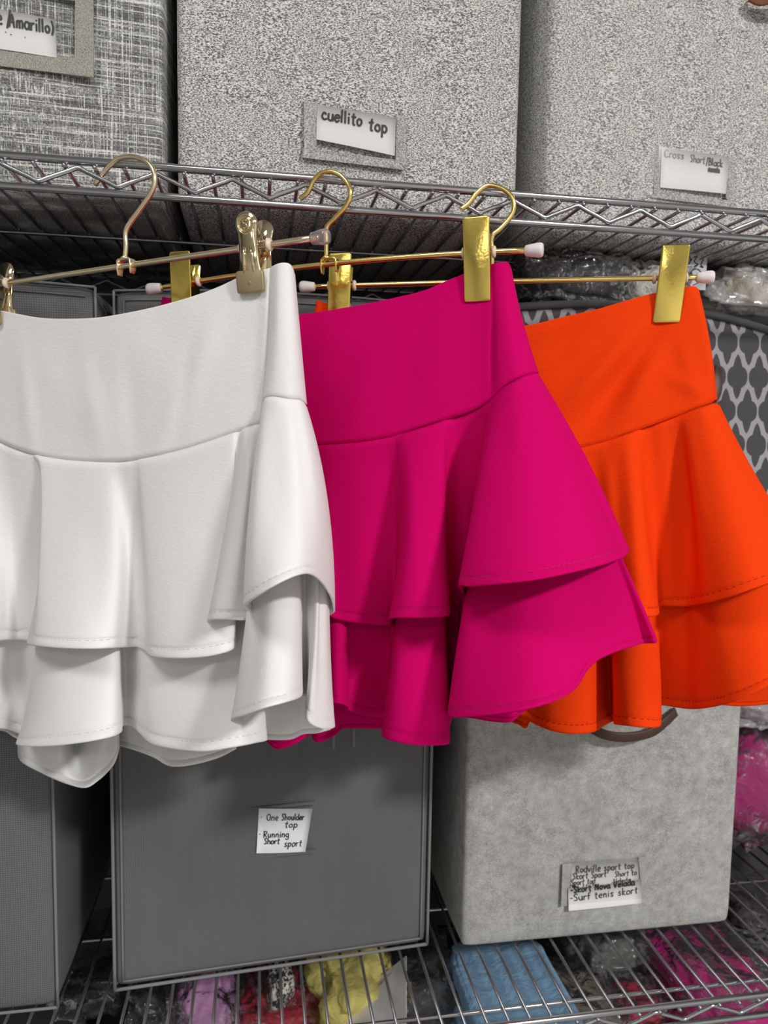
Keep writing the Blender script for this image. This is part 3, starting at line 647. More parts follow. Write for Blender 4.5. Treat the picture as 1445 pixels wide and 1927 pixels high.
def make_hanger(label, L, C, R, hook_px, clips, style, lean):
    gp = M['gold_pale'] if style == 'embossed' else M['gold']; gb = M['pale_bar'] if style == 'embossed' else M['gold_bar']
    o = thing('clip_hanger', label, 'hanger', C); t_, n_ = frame(C.copy(), R.copy()); wp = wplane(C, n_)
    pts = [bar_pt(L, C, R, k/24) for k in range(25)]
    MB().tube(pts, .0022, 12).build('bar', gb, o)
    hk = catmull([wp(px, py, 0) for px, py in hook_px], 6)
    MB().tube(hk, .0020, 10).build('hook', gb, o)
    # U bracket that ties the hook to the bar
    br = MB(); up = np.array([0, 0, 1.])
    top = wp(*hook_px[0], 0); zt = top[2]-C[2]
    fr = [(-.0068, -.0075), (-.0072, -.002), (-.0068, zt-.001), (-.005, zt), (.005, zt), (.0068, zt-.001), (.0072, -.002), (.0068, -.0065)]
    v = []; f = []
    for i, (a, b_) in enumerate(fr):
        a2 = a*.80; b2 = b_-(.0014 if 1 < i < 6 else 0)
        wdt = .0034 if i not in (0, 7) else .0022
        for (x, z) in ((a, b_), (a2, b2)):
            for q in (-1, 1): v.append(C+t_*x+up*z+n_*wdt*q)
    for i in range(len(fr)-1):
        a = i*4; f += [(a, a+1, a+5, a+4), (a+2, a+6, a+7, a+3), (a, a+4, a+6, a+2), (a+1, a+3, a+7, a+5)]
    f += [(0, 2, 3, 1), (28, 29, 31, 30)]
    br.add(v, f); lathe(br, top-up*.001, up, [(0, .0032), (.002, .0034), (.003, .002)], 12)
    bevel(br.build('bracket', gb, o), .0005, 2)
    # end caps
    for E, sg in ((L, -1), (R, 1)):
        d = _n((bar_pt(L, C, R, 1.0)-bar_pt(L, C, R, .97)) if sg > 0 else (bar_pt(L, C, R, 0)-bar_pt(L, C, R, .03)))
        cm = M['clear'] if style == 'embossed' else M['cap']
        mb = MB(); lathe(mb, E-d*.006, d, [(0, .0030), (.0006, .0038), (.004, .0044), (.009, .0052), (.0118, .0052), (.0132, .0044), (.0136, .002)], 18); mb.build('end_cap', cm, o)
    for ci, (px, ztop, zbot, wd) in enumerate(clips):
        P = bar_at(L, C, R, px); sh = math.tan(math.radians(lean[ci])); upv = _n(up+t_*sh)
        hh = (ztop-zbot)/2; zc = (ztop+zbot)/2
        for side in (1, -1):
            # jaw plate: bottom close to the cloth, top opened out
            dt, db = .0100*side, (.0062 if side > 0 else -.004)
            mid = P+upv*zc+n_*(dt+db)/2; uv = _n(upv*hh*2+n_*(dt-db)); nn = _n(n_*side-uv*(n_*side).dot(uv)); mb = MB()
            if style == 'flat':
                if side == 1: plate(mb, rrect(wd, 2*hh, .0014), mid, t_, uv, nn, .0010, .0003)
                else: plate(mb, rrect(wd*.72, 2*hh*.90, .0014), mid-uv*hh*.10, t_, uv, nn, .0010, .0003)
                jaw = mb.build('jaw', gp, o)
                mb = MB()
                for q in (-1, 1): mb.box(mid+t_*q*(wd*.36)+uv*hh*.08-nn*.003, t_*.0005, uv*hh*.28, nn*.0036)
                mb.build('flange', gp, jaw, False)
            else:
                out = []; w = wd/2
                for a in range(-2, 11): q = math.radians(90-a*22.5+0) ; 
                R1 = .0088
                for k in range(13): a = math.radians(-15+210*k/12); out.append((R1*math.cos(a), hh-R1+R1*math.sin(a)))
                for a, b_ in ((-.0078, hh*.45), (-.0074, hh*.1), (-.0080, -hh*.25), (-.0094, -hh*.55), (-.0106, -hh*.95), (-.0096, -hh), (.0096, -hh), (.0106, -hh*.95), (.0094, -hh*.55), (.0080, -hh*.25), (.0074, hh*.1), (.0078, hh*.45)): out.append((a, b_))
                plate(mb, out, mid, t_, uv, nn, .0014, .0008); jaw = mb.build('jaw', gp, o)
                mb = MB()      # round boss with rings
                cc = mid+uv*(hh-R1)+nn*.0022
                for rr, r2 in ((.0064, .0008), (.0050, .0005)):
                    mb.tube([cc+t_*rr*math.cos(a)+uv*rr*math.sin(a) for a in [2*math.pi*k/24 for k in range(24)]], r2, 6, closed=True)
                lathe(mb, cc-nn*.001, nn, [(0, .0048), (.0012, .0046), (.0008, .003)], 20)
                mb.tube(catmull([cc+nn*.0006+t_*a*.0022+uv*b_*.0026 for a, b_ in ((.8, .8), (-.3, 1), (-.7, .4), (.6, -.3), (.3, -1), (-.8, -.8))], 4), .0005, 6)
                mb.build('boss', M['gold_pale'], jaw)
                mb = MB()
                for q in (-1, 1):
                    a = mid+t_*q*.0028+uv*hh*.12+nn*.0020; b_ = mid+t_*q*.0040-uv*hh*.52+nn*.0020
                    mb.tube([a, a*.7+b_*.3, b_*.6+a*.4, b_], [.0011, .0014, .0014, .0011], 8)
                mb.build('rib', M['gold_pale'], jaw)
                mb = MB(); plate(mb, [(x, z) for x, z in rrect(.0222, hh*.56, .0022)], mid-uv*hh*.74+nn*.0004, t_, uv, nn, .0022, .0004)
                lathe(mb, mid-uv*hh*.78+nn*.0022, nn, [(0, .0018), (.0008, .0016), (.001, .0008)], 12)
                mb.build('pad', M['gold_pad'], jaw)
        # spring around the bar, washers either side
        sp = MB(); cc = P+upv*.004
        ptsS = [cc+t_*(-.004+.008*k/40)+(n_*math.cos(k*.9)+upv*math.sin(k*.9))*.0042 for k in range(41)]
        sp.tube(ptsS, .0006, 6); sp.build('spring', M['pad'], o)
        for q in (-1, 1):
            d = _n(bar_at(L, C, R, px+3)-P)
            mb = MB(); lathe(mb, P+d*q*(wd*.5+.0004), d*q, [(0, .0042), (.0012, .0046), (.0022, .0040), (.0028, .0024)], 14); mb.build('washer', M['washer'], o)
    return o, t_, n_, wp
h1 = make_hanger('pale gold hanger with rounded embossed clips holding the white skirt', Lw, Cw, Rw,
    [(235, 487), (237, 462), (238, 432), (262, 396), (284, 364), (291, 342), (288, 320), (275, 304), (255, 295.5), (236, 295.5), (219, 301), (200, 319), (179, 348)],
    [(481, .0215, -.033, .020), (-5, .021, -.035, .020)], 'embossed', (-3.0, -3))
h2_ = make_hanger('yellow gold hanger with flat rectangular clips holding the magenta skirt', Lp, Cp, Rp,
    [(614, 486), (614, 455), (615, 428), (630, 411), (646, 394), (657, 377), (659, 360), (653, 344), (640, 330), (624, 323.5), (605, 326), (590, 340), (579, 362), (565, 374)],
    [(901, .0235, -.0375, .0200), (352, .024, -.040, .0200)], 'flat', (-2.0, 0))
h3_ = make_hanger('yellow gold hanger at the right with flat clips holding the orange skirt', Lo, Co, Ro,
    [(926, 518), (926, 480), (926, 446), (942, 430), (958, 412), (967, 392), (963, 371), (945, 355), (918, 349.5), (898, 363), (882, 383), (868, 394)],
    [(1261, .0235, -.0365, .0210), (643, .025, -.040, .0195)], 'flat', (4.0, 2.0))
wpW, wpP, wpO = h1[3], h2_[3], h3_[3]

# ------------------------------------------------------------------ skirts
def CR(arr, sub, closed):
    return np.array(catmull(arr, sub, closed))
def back_cols(first, last, n, dT, dB, wob, dip, yoff):
    out = []
    for k in range(1, n+1):
        u = k/(n+1); s = math.sin(u*math.pi)
        T = (last[0][0]*(1-u)+first[0][0]*u, last[0][1]*(1-u)+first[0][1]*u+dip[0]*s, dT*min(1, s*2.2)+last[0][2]*(1-min(1, s*2.2)))
        B = (last[1][0]*(1-u)+first[1][0]*u, last[1][1]*(1-u)+first[1][1]*u+dip[1]*s+yoff*s, (dB*min(1, s*2.2))+wob*math.sin(k*2.2)*min(1, s*2.2))
        out.append((T, B))
    return out
VR = sorted(set([0, .01, .02, .035, .05, .08]+[.1+.8*k/26 for k in range(27)]+[.92, .935, .945, .952, .96, .968, .976, .984, .992, 1]))
def tier(name, parent, cols, wp, m, n_, back=None, sub=7, seam_in=2.5, hem=True, mid=None, wr=None, thick=.0012, amp=.8, seed=0, tuck=0, power=1.0):
    allc = list(cols)
    if back: allc += back
    T = CR([c[0] for c in allc], sub, bool(back)); B = CR([c[1] for c in allc], sub, bool(back))
    Mi = CR([(c[2] if len(c) > 2 else tuple((np.array(c[0])+np.array(c[1]))/2)) for c in allc], sub, bool(back))
    if name != 'waistband': B[:, 2] *= 1.25
    nu = len(T); V = []; F = []; nv = len(VR); grid = np.zeros((nu, nv, 3))
    for i in range(nu):
        lin = (T[i]+B[i])/2; bow = Mi[i]-lin
        for j, v in enumerate(VR):
            p = T[i]*(1-v)+B[i]*v+4*v*(1-v)*bow
            p = p.copy(); p[2] = T[i][2]+(B[i][2]-T[i][2])*v**power+4*v*(1-v)*bow[2]
            d = p[2]
            sg = 1 if i <= len(cols)*sub else -1
            if seam_in: d -= sg*seam_in*max(0, 1-v/.035)**2
            if tuck: d -= sg*tuck*max(0, (v-.965)/.035)**2
            if hem:
                d += sg*(.7*math.exp(-((v-.985)/.012)**2)-.9*math.exp(-((v-.952)/.006)**2))
            d += amp*noise.noise(Vector((p[0]/70+seed, p[1]/120, seed)))*math.sin(math.pi*min(1, v*1.1+.02))
            if wr: d += wr(p[0], p[1])
            P = wp(p[0], p[1], d); grid[i, j] = P; V.append(P)
    lim = nu if back else nu-1
    for i in range(lim):
        a = i; b_ = (i+1) % nu
        for j in range(nv-1): F.append((a*nv+j, a*nv+j+1, b_*nv+j+1, b_*nv+j))
    o = new_mesh(name, V, F, m, parent)
    md = o.modifiers.new('thickness', 'SOLIDIFY'); md.thickness = thick; md.offset = 0; md.use_rim = True
    return o, grid, nu, nv
def stitches(parent, grid, n_front, vfr, m, n_, off=.0009, L=.0024, gap=.0036):
    """short raised stitches along the hem on the front of a tier"""
    j = min(range(len(VR)), key=lambda k: abs(VR[k]-vfr)); mb = MB(); acc = 0
    for i in range(1, n_front):
        a, b_ = grid[i-1, j], grid[i, j]; acc += np.linalg.norm(b_-a)
        if acc > gap:
            acc = 0; t_ = _n(b_-a); up = _n(grid[i, j-1]-grid[i, j]); nn = np.cross(t_, up)
            if nn@n_ < 0: nn = -nn
            mb.box(b_+nn*off, t_*L*.5, up*.00022, nn*.0002)
    o = mb.build('hem_stitching', m, parent, False); o['kind'] = 'stuff'; return o
def skirt(label, C, n_, wp, band, upper, lower, shorts, m, ms, bk, wr=None, seed=0):
    base = C.copy(); base[2] = wp(*lower[len(lower)//2][1])[2]
    o = thing('ruffled_skirt', label, 'skirt', base)
    b1 = back_cols(band[0], band[-1], 12, -9, -14, 1, bk['band'], 0)
    tier('waistband', o, band, wp, m, n_, b1, seam_in=0, hem=False, wr=wr, tuck=2.2, seed=seed, amp=bk.get('amp', .8))
    b2 = back_cols(upper[0], upper[-1], 16, -14, -30, 8, bk['up'], 0)
    u, g, nu, nv = tier('upper_ruffle', o, upper, wp, m, n_, b2, seed=seed+3, amp=.9)
    stitches(u, g, (len(upper)-1)*7, .952, ms, n_); stitches(u, g, (len(upper)-1)*7, .96, ms, n_)
    b3 = back_cols(lower[0], lower[-1], 16, -10, -34, 9, bk['low'], 0)
    l_, g, nu, nv = tier('lower_ruffle', o, lower, wp, m, n_, b3, seam_in=0, seed=seed+5, amp=.9)
    stitches(l_, g, (len(lower)-1)*7, .952, ms, n_); stitches(l_, g, (len(lower)-1)*7, .96, ms, n_)
    for s in shorts: tier('shorts', o, s, wp, m, n_, None, seam_in=0, seed=seed+7, amp=.8, hem=True)
    return o
# ---- white
band = [((-45, 592, 0), (-112, 788, 0)), ((-22, 583, 2), (-75, 802, 8)), ((5, 585, 3), (-12, 826, 12)), ((44, 593, 5), (30, 844, 14)), ((84, 599, 7), (80, 859, 15)), ((133, 600, 8), (130, 867, 15)),
        ((184, 598, 9), (184, 869.5, 15)), ((240, 589, 9), (238, 867, 15)), ((300, 576, 8), (300, 857, 15)), ((360, 559, 7), (350, 845, 15)), ((410, 541, 5), (400, 829, 14)), ((455, 520, 3), (445, 813, 13)),
        ((488, 510, 2.5), (473, 803, 12)), ((504, 506, 2), (487, 797, 11), (500, 650, 8)), ((510, 504, 1.5), (493, 785, 8), (505, 650, 4)), ((513, 502, 3), (496, 753, 14), (507, 640, 9)), ((523, 497, 5), (515, 748, 17), (522, 620, 12)), ((536, 495, 4), (542, 751, 15), (541, 620, 10)),
        ((546, 499, 1), (562, 752, 8), (555, 620, 5)), ((552, 512, -3), (574, 759, -1), (563, 640, -2)), ((549, 522, -6), (570, 764, -9))]
upper = [((-112, 788, 0), (-160, 1170, -5)), ((-80, 800, 10), (-110, 1190, 30)), ((-45, 815, 12), (-55, 1205, 44)), ((-15, 825, 12), (-12, 1206, 36)), ((12, 836, 12), (14, 1204, 22)), ((35, 846, 13), (36, 1204, 13)), ((55, 852, 13), (60, 1207, 13), (88, 985, 13)),
         ((63, 855, 14), (53, 1209, 26), (86, 985, 16)), ((70, 857, 16), (53, 1213, 36), (85, 1000, 24)), ((84, 860, 17), (72, 1216, 46)), ((125, 866, 16), (120, 1220, 50)), ((165, 869, 16), (172, 1221, 48)), ((198, 869, 15), (212, 1219, 38), (215, 1040, 28)), ((222, 868, 14), (234, 1218, 20), (240, 1040, 16)),
         ((240, 867, 14), (257, 1217, 14), (256, 1040, 13)), ((255, 865, 14), (274, 1225, 24), (268, 1040, 18)), ((270, 862, 15), (286, 1235, 36)), ((310, 855, 16), (325, 1239, 42)), ((360, 842, 16), (378, 1237, 42)), ((405, 827, 15), (420, 1229, 38)), ((435, 816, 14), (441, 1219, 30), (440, 1030, 23)),
         ((445, 812, 13), (439, 1208, 18), (437, 1030, 15)), ((450, 810, 12), (418, 1189, 12), (430, 1010, 14)), ((454, 809, 12), (397, 1177, 20), (424, 1000, 19)), ((458, 807, 13), (391, 1170, 34), (426, 990, 24)), ((464, 805, 14), (402, 1166, 44), (436, 990, 30)), ((473, 802, 14), (432, 1166, 40), (455, 990, 29)), ((480, 800, 13), (458, 1167, 28), (468, 985, 22)), ((486, 797, 11), (482, 1165, 18)),
         ((490, 790, 9), (480, 1158, 22)), ((494, 770, 9), (462, 1146, 44), (475, 960, 30)), ((497, 753, 14), (461, 1139, 58), (471, 950, 40)), ((504, 748, 17), (478, 1126, 66), (484, 940, 46)), ((520, 748, 19), (515, 1103, 68)), ((540, 751, 17), (556, 1084, 60), (553, 930, 42)), ((553, 752, 13), (582, 1080.5, 48), (576, 930, 34)),
         ((563, 753, 9), (603, 1094, 32), (595, 930, 24)), ((571, 758, 3), (620, 1118, 14), (609, 935, 10)), ((574, 764, -3), (627, 1138, -4), (614, 940, -3)), ((572, 767, -9), (624, 1156, -14), (610, 950, -12))]
lower = [((-150, 1000, -6), (-190, 1340, -8)), ((-100, 1000, 4), (-120, 1365, 34)), ((-50, 1000, 6), (-55, 1374, 46)), ((-8, 1000, 6), (-8, 1371, 34)), ((28, 1000, 6), (18, 1374, 16)), ((55, 1000, 6), (46, 1386, 12)), ((70, 1000, 8), (34, 1393, 30), (68, 1230, 18)), ((78, 1000, 9), (33, 1402, 44), (67, 1235, 28)), ((92, 1000, 10), (58, 1405, 54), (86, 1225, 34)), ((125, 1000, 10), (110, 1403, 58)), ((165, 1000, 10), (165, 1396, 56)), ((200, 1000, 10), (208, 1387, 48)),
         ((215, 1000, 9), (227, 1378, 36)), ((222, 1000, 7), (229, 1369, 22)), ((232, 1000, 6), (234, 1365, 10)), ((248, 1000, 6), (248, 1367, 10)), ((260, 1000, 6), (264, 1381, 22)), ((276, 1000, 7), (286, 1400, 34)), ((320, 1000, 8), (330, 1410, 40)), ((380, 1000, 8), (385, 1414, 42)), ((430, 1000, 8), (440, 1406, 38)), ((455, 1000, 6), (480, 1398, 28)), ((466, 1000, 5), (502, 1391, 14)),
         ((472, 1000, 9), (475, 1372, 18)), ((478, 1000, 20), (441, 1360, 44), (462, 1200, 32)), ((484, 1000, 25), (438, 1353, 58), (462, 1195, 42)), ((500, 1000, 27), (464, 1345, 67), (484, 1185, 47)), ((520, 1000, 26), (500, 1332, 70)), ((542, 1000, 22), (540, 1321, 62)), ((557, 1000, 18), (565, 1311, 46)), ((563, 1000, 12), (568, 1298, 32)),
         ((566, 1000, 4), (567, 1308, 12)), ((573, 1000, 0), (578, 1313, 2)), ((582, 1000, 2), (582, 1320, 10)), ((588, 1000, 4), (575, 1342, 22), (588, 1170, 12)), ((594, 1000, 3), (580, 1358, 27), (596, 1170, 14)), ((602, 1000, 0), (598, 1369, 22)), ((609, 1000, -4), (617, 1372, 12)), ((613, 1000, -8), (629, 1367, 0), (618, 1200, -5)), ((611, 1000, -12), (618, 1358, -14))]
sh = [[((40, 1200, -6), (34, 1405, -4)), ((60, 1200, -4), (40, 1432, 8)), ((90, 1200, -2), (80, 1455, 16)), ((110, 1200, -8), (118, 1472, 16)), ((128, 1200, -20), (146, 1481, 16), (135, 1350, -22)), ((150, 1200, -20), (168, 1480, 14), (150, 1350, -22)), ((175, 1200, -8), (194, 1461, 6)), ((200, 1200, -4), (214, 1438, 4)), ((215, 1200, -4), (223, 1410, 0)), ((222, 1200, -6), (224, 1395, -6))],
      [((228, 1200, -10), (226, 1403, -14)), ((250, 1200, -6), (256, 1412, -2)), ((275, 1200, -6), (290, 1425, 8)), ((310, 1200, -6), (316, 1440, 14)), ((340, 1200, -6), (340, 1442, 16)), ((380, 1200, -6), (375, 1436, 12)), ((420, 1200, -6), (412, 1425, 6)), ((450, 1200, -8), (445, 1408, 0))],
      [((470, 1200, 0), (444, 1366, 14)), ((480, 1200, 2), (441, 1374, 24)), ((490, 1200, 2), (460, 1388, 26)), ((510, 1200, -4), (484, 1388, 18)), ((522, 1200, -12), (500, 1391, 6)), ((550, 1200, -14), (545, 1391, 2)), ((570, 1200, -12), (570, 1381, -6)), ((590, 1200, -12), (596, 1379, -10)), ((600, 1200, -14), (622, 1372, -14))],
      [((-120, 1200, -10), (-125, 1375, -10)), ((-60, 1200, -8), (-60, 1384, 0)), ((-10, 1200, -8), (0, 1374, 4)), ((25, 1200, -8), (26, 1386, 4)), ((44, 1200, -10), (44, 1398, -2))]]
def wr_w(x, y):
    s = 0
    for (x0, y0, x1, y1, a, w) in ((430, 560, 300, 840, 1.6, 22), (370, 600, 330, 830, -1.4, 16), (40, 640, 60, 850, 1.4, 14), (150, 620, 190, 850, 1.3, 20), (240, 640, 255, 850, -1.2, 18)):
        L = math.hypot(x1-x0, y1-y0); t_ = ((x-x0)*(x1-x0)+(y-y0)*(y1-y0))/L/L; d = abs((x-x0)*(y1-y0)-(y-y0)*(x1-x0))/L
        s += a*math.exp(-(d/w)**2)*math.exp(-((t_-.6)/.45)**2)
    return s
skW = skirt('white ruffled skirt on the pale gold hanger, leftmost of the three skirts', Cw, h1[2], wpW, band, upper, lower, sh, M['white'], M['white_st'], {'band': (62, 45), 'up': (20, 10), 'low': (0, 10), 'amp': 1.0}, wr_w, 1)
# ---- magenta
band = [((308, 560, -2), (270, 760, -2)), ((325, 562, 2), (290, 790, 8)), ((365, 570, 4), (340, 815, 12)), ((430, 585, 6), (420, 835, 14)), ((500, 594, 8), (500, 840, 14)), ((559, 592, 8), (560, 838, 14)), ((621, 584, 8), (620, 836, 14)), ((694, 571, 7), (690, 830, 14)),
        ((746, 560, 6), (744, 820, 14)), ((798, 547, 5), (795, 804.5, 14)), ((845, 527, 4), (845, 788, 13)), ((875, 515, 3), (880, 776.5, 12)), ((905, 503, 2.5), (908, 763, 12)), ((925, 497.5, 3), (928, 750, 14)), ((934, 495, 5), (947, 730, 17), (936, 610, 10)), ((948, 493.5, 4), (974, 713.5, 17), (955, 600, 10)),
        ((956, 496, 1), (995, 706, 11), (972, 595, 5)), ((959, 503, -3), (1010, 701, 2), (980, 600, -1)), ((956, 508, -7), (1006, 706, -8), (977, 605, -8))]
upper = [((270, 760, -2), (220, 1120, -5)), ((300, 795, 10), (270, 1150, 40)), ((350, 815, 12), (330, 1160, 34)), ((400, 830, 12), (390, 1165, 14)), ((450, 838, 12), (440, 1170, 40)), ((500, 840, 13), (500, 1172, 36)), ((550, 839, 13), (560, 1165, 14)), ((590, 837, 13), (596, 1160, 24)), ((615, 836.5, 14), (616, 1158, 30)), ((640, 835, 14), (640, 1167, 26)), ((680, 831, 14), (690, 1174, 20)),
         ((715, 826, 14), (722, 1177, 12), (724, 1000, 12)), ((730, 823, 14), (738, 1178, 8), (745, 1000, 10)), ((742, 820, 14), (733, 1173, 24), (752, 1000, 18)), ((750, 818, 15), (733, 1165, 38), (757, 1000, 27)), ((765, 814.5, 17), (752, 1163, 48), (770, 990, 34)), ((790, 807, 18), (792, 1163, 52)), ((815, 799, 17), (828, 1161.5, 46)), ((832, 793, 15), (844, 1158, 34), (836, 980, 25)), ((842, 789, 13), (845, 1150, 16), (840, 980, 13)),
         ((855, 784, 10), (848, 1143, -2), (850, 980, 2)), ((872, 778, 9), (858, 1141, -12), (862, 970, -4)), ((890, 771, 9), (875, 1138, -12), (882, 960, -3)), ((905, 764, 10), (878, 1128, 6)), ((915, 759, 12), (867, 1110, 36), (896, 925, 22)), ((924, 753, 14), (864, 1101, 56), (897, 920, 36)), ((934, 742, 17), (884, 1104, 70), (906, 925, 45)), ((948, 730, 20), (938, 1099.5, 80)), ((966, 719, 21), (1010, 1091, 80)), ((984, 709.5, 18), (1083, 1076, 66)),
         ((998, 705, 13), (1135, 1063, 46), (1070, 880, 30)), ((1006, 703.5, 8), (1163, 1053, 24), (1088, 876, 14)), ((1010, 703, 2), (1174, 1049, 6), (1096, 872, 2)), ((1013, 707, -4), (1182, 1038, -4), (1104, 868, -6)), ((1009, 710, -10), (1176, 1036, -16), (1098, 870, -14))]
lower = [((230, 1000, -6), (200, 1300, -8)), ((300, 1000, 8), (280, 1345, 46)), ((370, 1000, 8), (360, 1350, 20)), ((440, 1000, 8), (430, 1362, 46)), ((510, 1000, 8), (510, 1362, 30)), ((560, 1000, 6), (560, 1335, 12)), ((600, 1000, 10), (600, 1325, 30)), ((625, 1000, 12), (622, 1324, 44)), ((638, 1000, 12), (640, 1324, 44)), ((648, 1000, 10), (654, 1331, 34)), ((654, 1000, 8), (656, 1337, 22)), ((680, 1000, 6), (684, 1346, 14)), ((710, 1000, 5), (718, 1350, 4)),
         ((735, 1000, 3), (732, 1350, 4)), ((760, 1000, 6), (722, 1372, 26), (742, 1200, 17)), ((768, 1000, 9), (720, 1384, 42), (743, 1200, 27)), ((776, 1000, 11), (736, 1394, 54), (754, 1195, 34)), ((790, 1000, 12), (780, 1402, 60)), ((808, 1000, 12), (820, 1403, 56)), ((820, 1000, 9), (842, 1400, 44), (834, 1200, 28)), ((827, 1000, 6), (845, 1390, 26), (838, 1200, 18)),
         ((834, 1000, 0), (845, 1370, 0)), ((850, 1000, -10), (850, 1352, -18)), ((865, 1000, -14), (862, 1345, -20)), ((888, 1000, -4), (852, 1344, 20), (868, 1180, 8)), ((900, 1000, 12), (843, 1346, 52), (868, 1170, 34)), ((912, 1000, 24), (858, 1350, 72), (876, 1175, 50)), ((935, 1000, 32), (920, 1346, 86)), ((970, 1000, 36), (990, 1335, 90)), ((1010, 1000, 33), (1045, 1319, 82)), ((1040, 1000, 28), (1082, 1296, 66)), ((1065, 1000, 22), (1104, 1262, 50)),
         ((1090, 1000, 16), (1125, 1242, 38)), ((1115, 1000, 10), (1160, 1226, 24)), ((1130, 1000, 4), (1195, 1215, 10), (1164, 1112, 7)), ((1138, 1000, -1), (1213, 1210, 0), (1178, 1108, -2)), ((1146, 1000, -3), (1234, 1209, 4), (1192, 1104, -2)), ((1140, 1000, -12), (1225, 1198, -14), (1184, 1104, -13))]
sh = [[((500, 1200, -6), (490, 1380, -6)), ((520, 1200, -4), (503, 1396, 2)), ((540, 1200, -4), (522, 1409, 8)), ((560, 1200, -4), (550, 1402, 8)), ((580, 1200, -6), (584, 1382, 2)), ((590, 1200, -4), (590, 1391, 8)), ((605, 1200, -4), (603, 1396, 10)), ((625, 1200, -6), (630, 1383, 4)), ((645, 1200, -10), (646, 1371, -4)), ((680, 1200, -12), (684, 1370, -8)), ((720, 1200, -12), (722, 1371, -8)), ((760, 1200, -12), (760, 1368, -8))],
      [((850, 1200, -14), (850, 1345, -14)), ((890, 1200, -12), (890, 1351, -6)), ((930, 1200, -10), (925, 1357, 0)), ((965, 1200, -10), (960, 1358, 4)), ((975, 1200, -12), (978, 1344, 0)), ((1000, 1180, -12), (1010, 1320, -4))]]
def wr_p(x, y):
    s = 0
    for (x0, y0, x1, y1, a, w) in ((700, 620, 660, 820, 1.2, 26), (800, 600, 750, 800, -1.0, 22), (930, 560, 925, 740, -2.0, 6)):
        L = math.hypot(x1-x0, y1-y0); t_ = ((x-x0)*(x1-x0)+(y-y0)*(y1-y0))/L/L; d = abs((x-x0)*(y1-y0)-(y-y0)*(x1-x0))/L
        s += a*math.exp(-(d/w)**2)*math.exp(-((t_-.5)/.45)**2)
    return s
skP = skirt('bright magenta ruffled skirt in the middle, between the white and orange skirts', Cp, h2_[2], wpP, band, upper, lower, sh, M['pink'], M['pink_st'], {'band': (85, 30), 'up': (15, 40), 'low': (-10, 60), 'amp': .7}, wr_p, 11)
# ---- orange
band = [((600, 566, -3), (570, 745, -2)), ((612, 570, 2), (585, 775, 8)), ((690, 586, 5), (660, 815, 12)), ((780, 606, 7), (760, 845, 14)), ((860, 616, 8), (850, 860, 14)), ((930, 618, 8), (930, 862, 14)), ((1000, 611, 8), (1010, 858, 14)), ((1061, 596, 7), (1089, 843.5, 14)), ((1123, 582, 6), (1154, 826.5, 14)), ((1185, 564, 5), (1215, 804, 14)), ((1234, 551, 3), (1255, 789.5, 13)), ((1270, 544, 2.5), (1290, 777, 13)),
        ((1292, 540, 3), (1318, 767, 13)), ((1303, 539, 2), (1335, 760, 9), (1332, 650, 7)), ((1310, 542, -1), (1346, 752, 2), (1333, 645, 1)), ((1309, 550, -6), (1342, 757, -8), (1329, 650, -7))]
upper = [((570, 745, -2), (520, 1090, -4)), ((600, 785, 10), (570, 1120, 20)), ((670, 818, 12), (650, 1130, 14)), ((740, 840, 12), (720, 1145, 18)), ((800, 853, 12), (800, 1150, 16)), ((860, 861, 13), (870, 1155, 20)), ((920, 862, 13), (930, 1158, 22)), ((980, 861, 13), (990, 1158, 12)), ((1040, 853, 13), (1050, 1158, 30)), ((1090, 843, 13), (1110, 1162, 20), (1096, 1000, 18)), ((1118, 836, 14), (1140, 1164, 14), (1126, 990, 14)), ((1142, 830, 15), (1158, 1164, 28), (1148, 990, 24)),
         ((1158, 825, 17), (1176, 1163, 40)), ((1178, 818, 18), (1206, 1161, 44), (1192, 980, 34)), ((1194, 812, 16), (1230, 1160, 38), (1210, 980, 30)), ((1203, 808, 14), (1239, 1155, 26), (1216, 990, 22)), ((1210, 806, 12), (1239, 1146, 12), (1222, 990, 12)), ((1222, 801, 11), (1246, 1140, 4), (1236, 990, 6)), ((1240, 795, 12), (1264, 1141, 4), (1258, 980, 6)), ((1258, 789, 12), (1290, 1141, 4), (1282, 970, 4)), ((1274, 784, 13), (1308, 1139, 14), (1302, 960, 8)), ((1290, 778, 15), (1330, 1135, 34)), ((1305, 772, 17), (1372, 1124, 48)), ((1320, 767, 18), (1420, 1107, 52)),
         ((1335, 762, 15), (1465, 1090, 44)), ((1346, 760, 9), (1500, 1074, 26), (1412, 905, 16)), ((1353, 764, 1), (1522, 1060, 4), (1424, 900, 1)), ((1349, 768, -8), (1512, 1062, -12), (1418, 905, -11))]
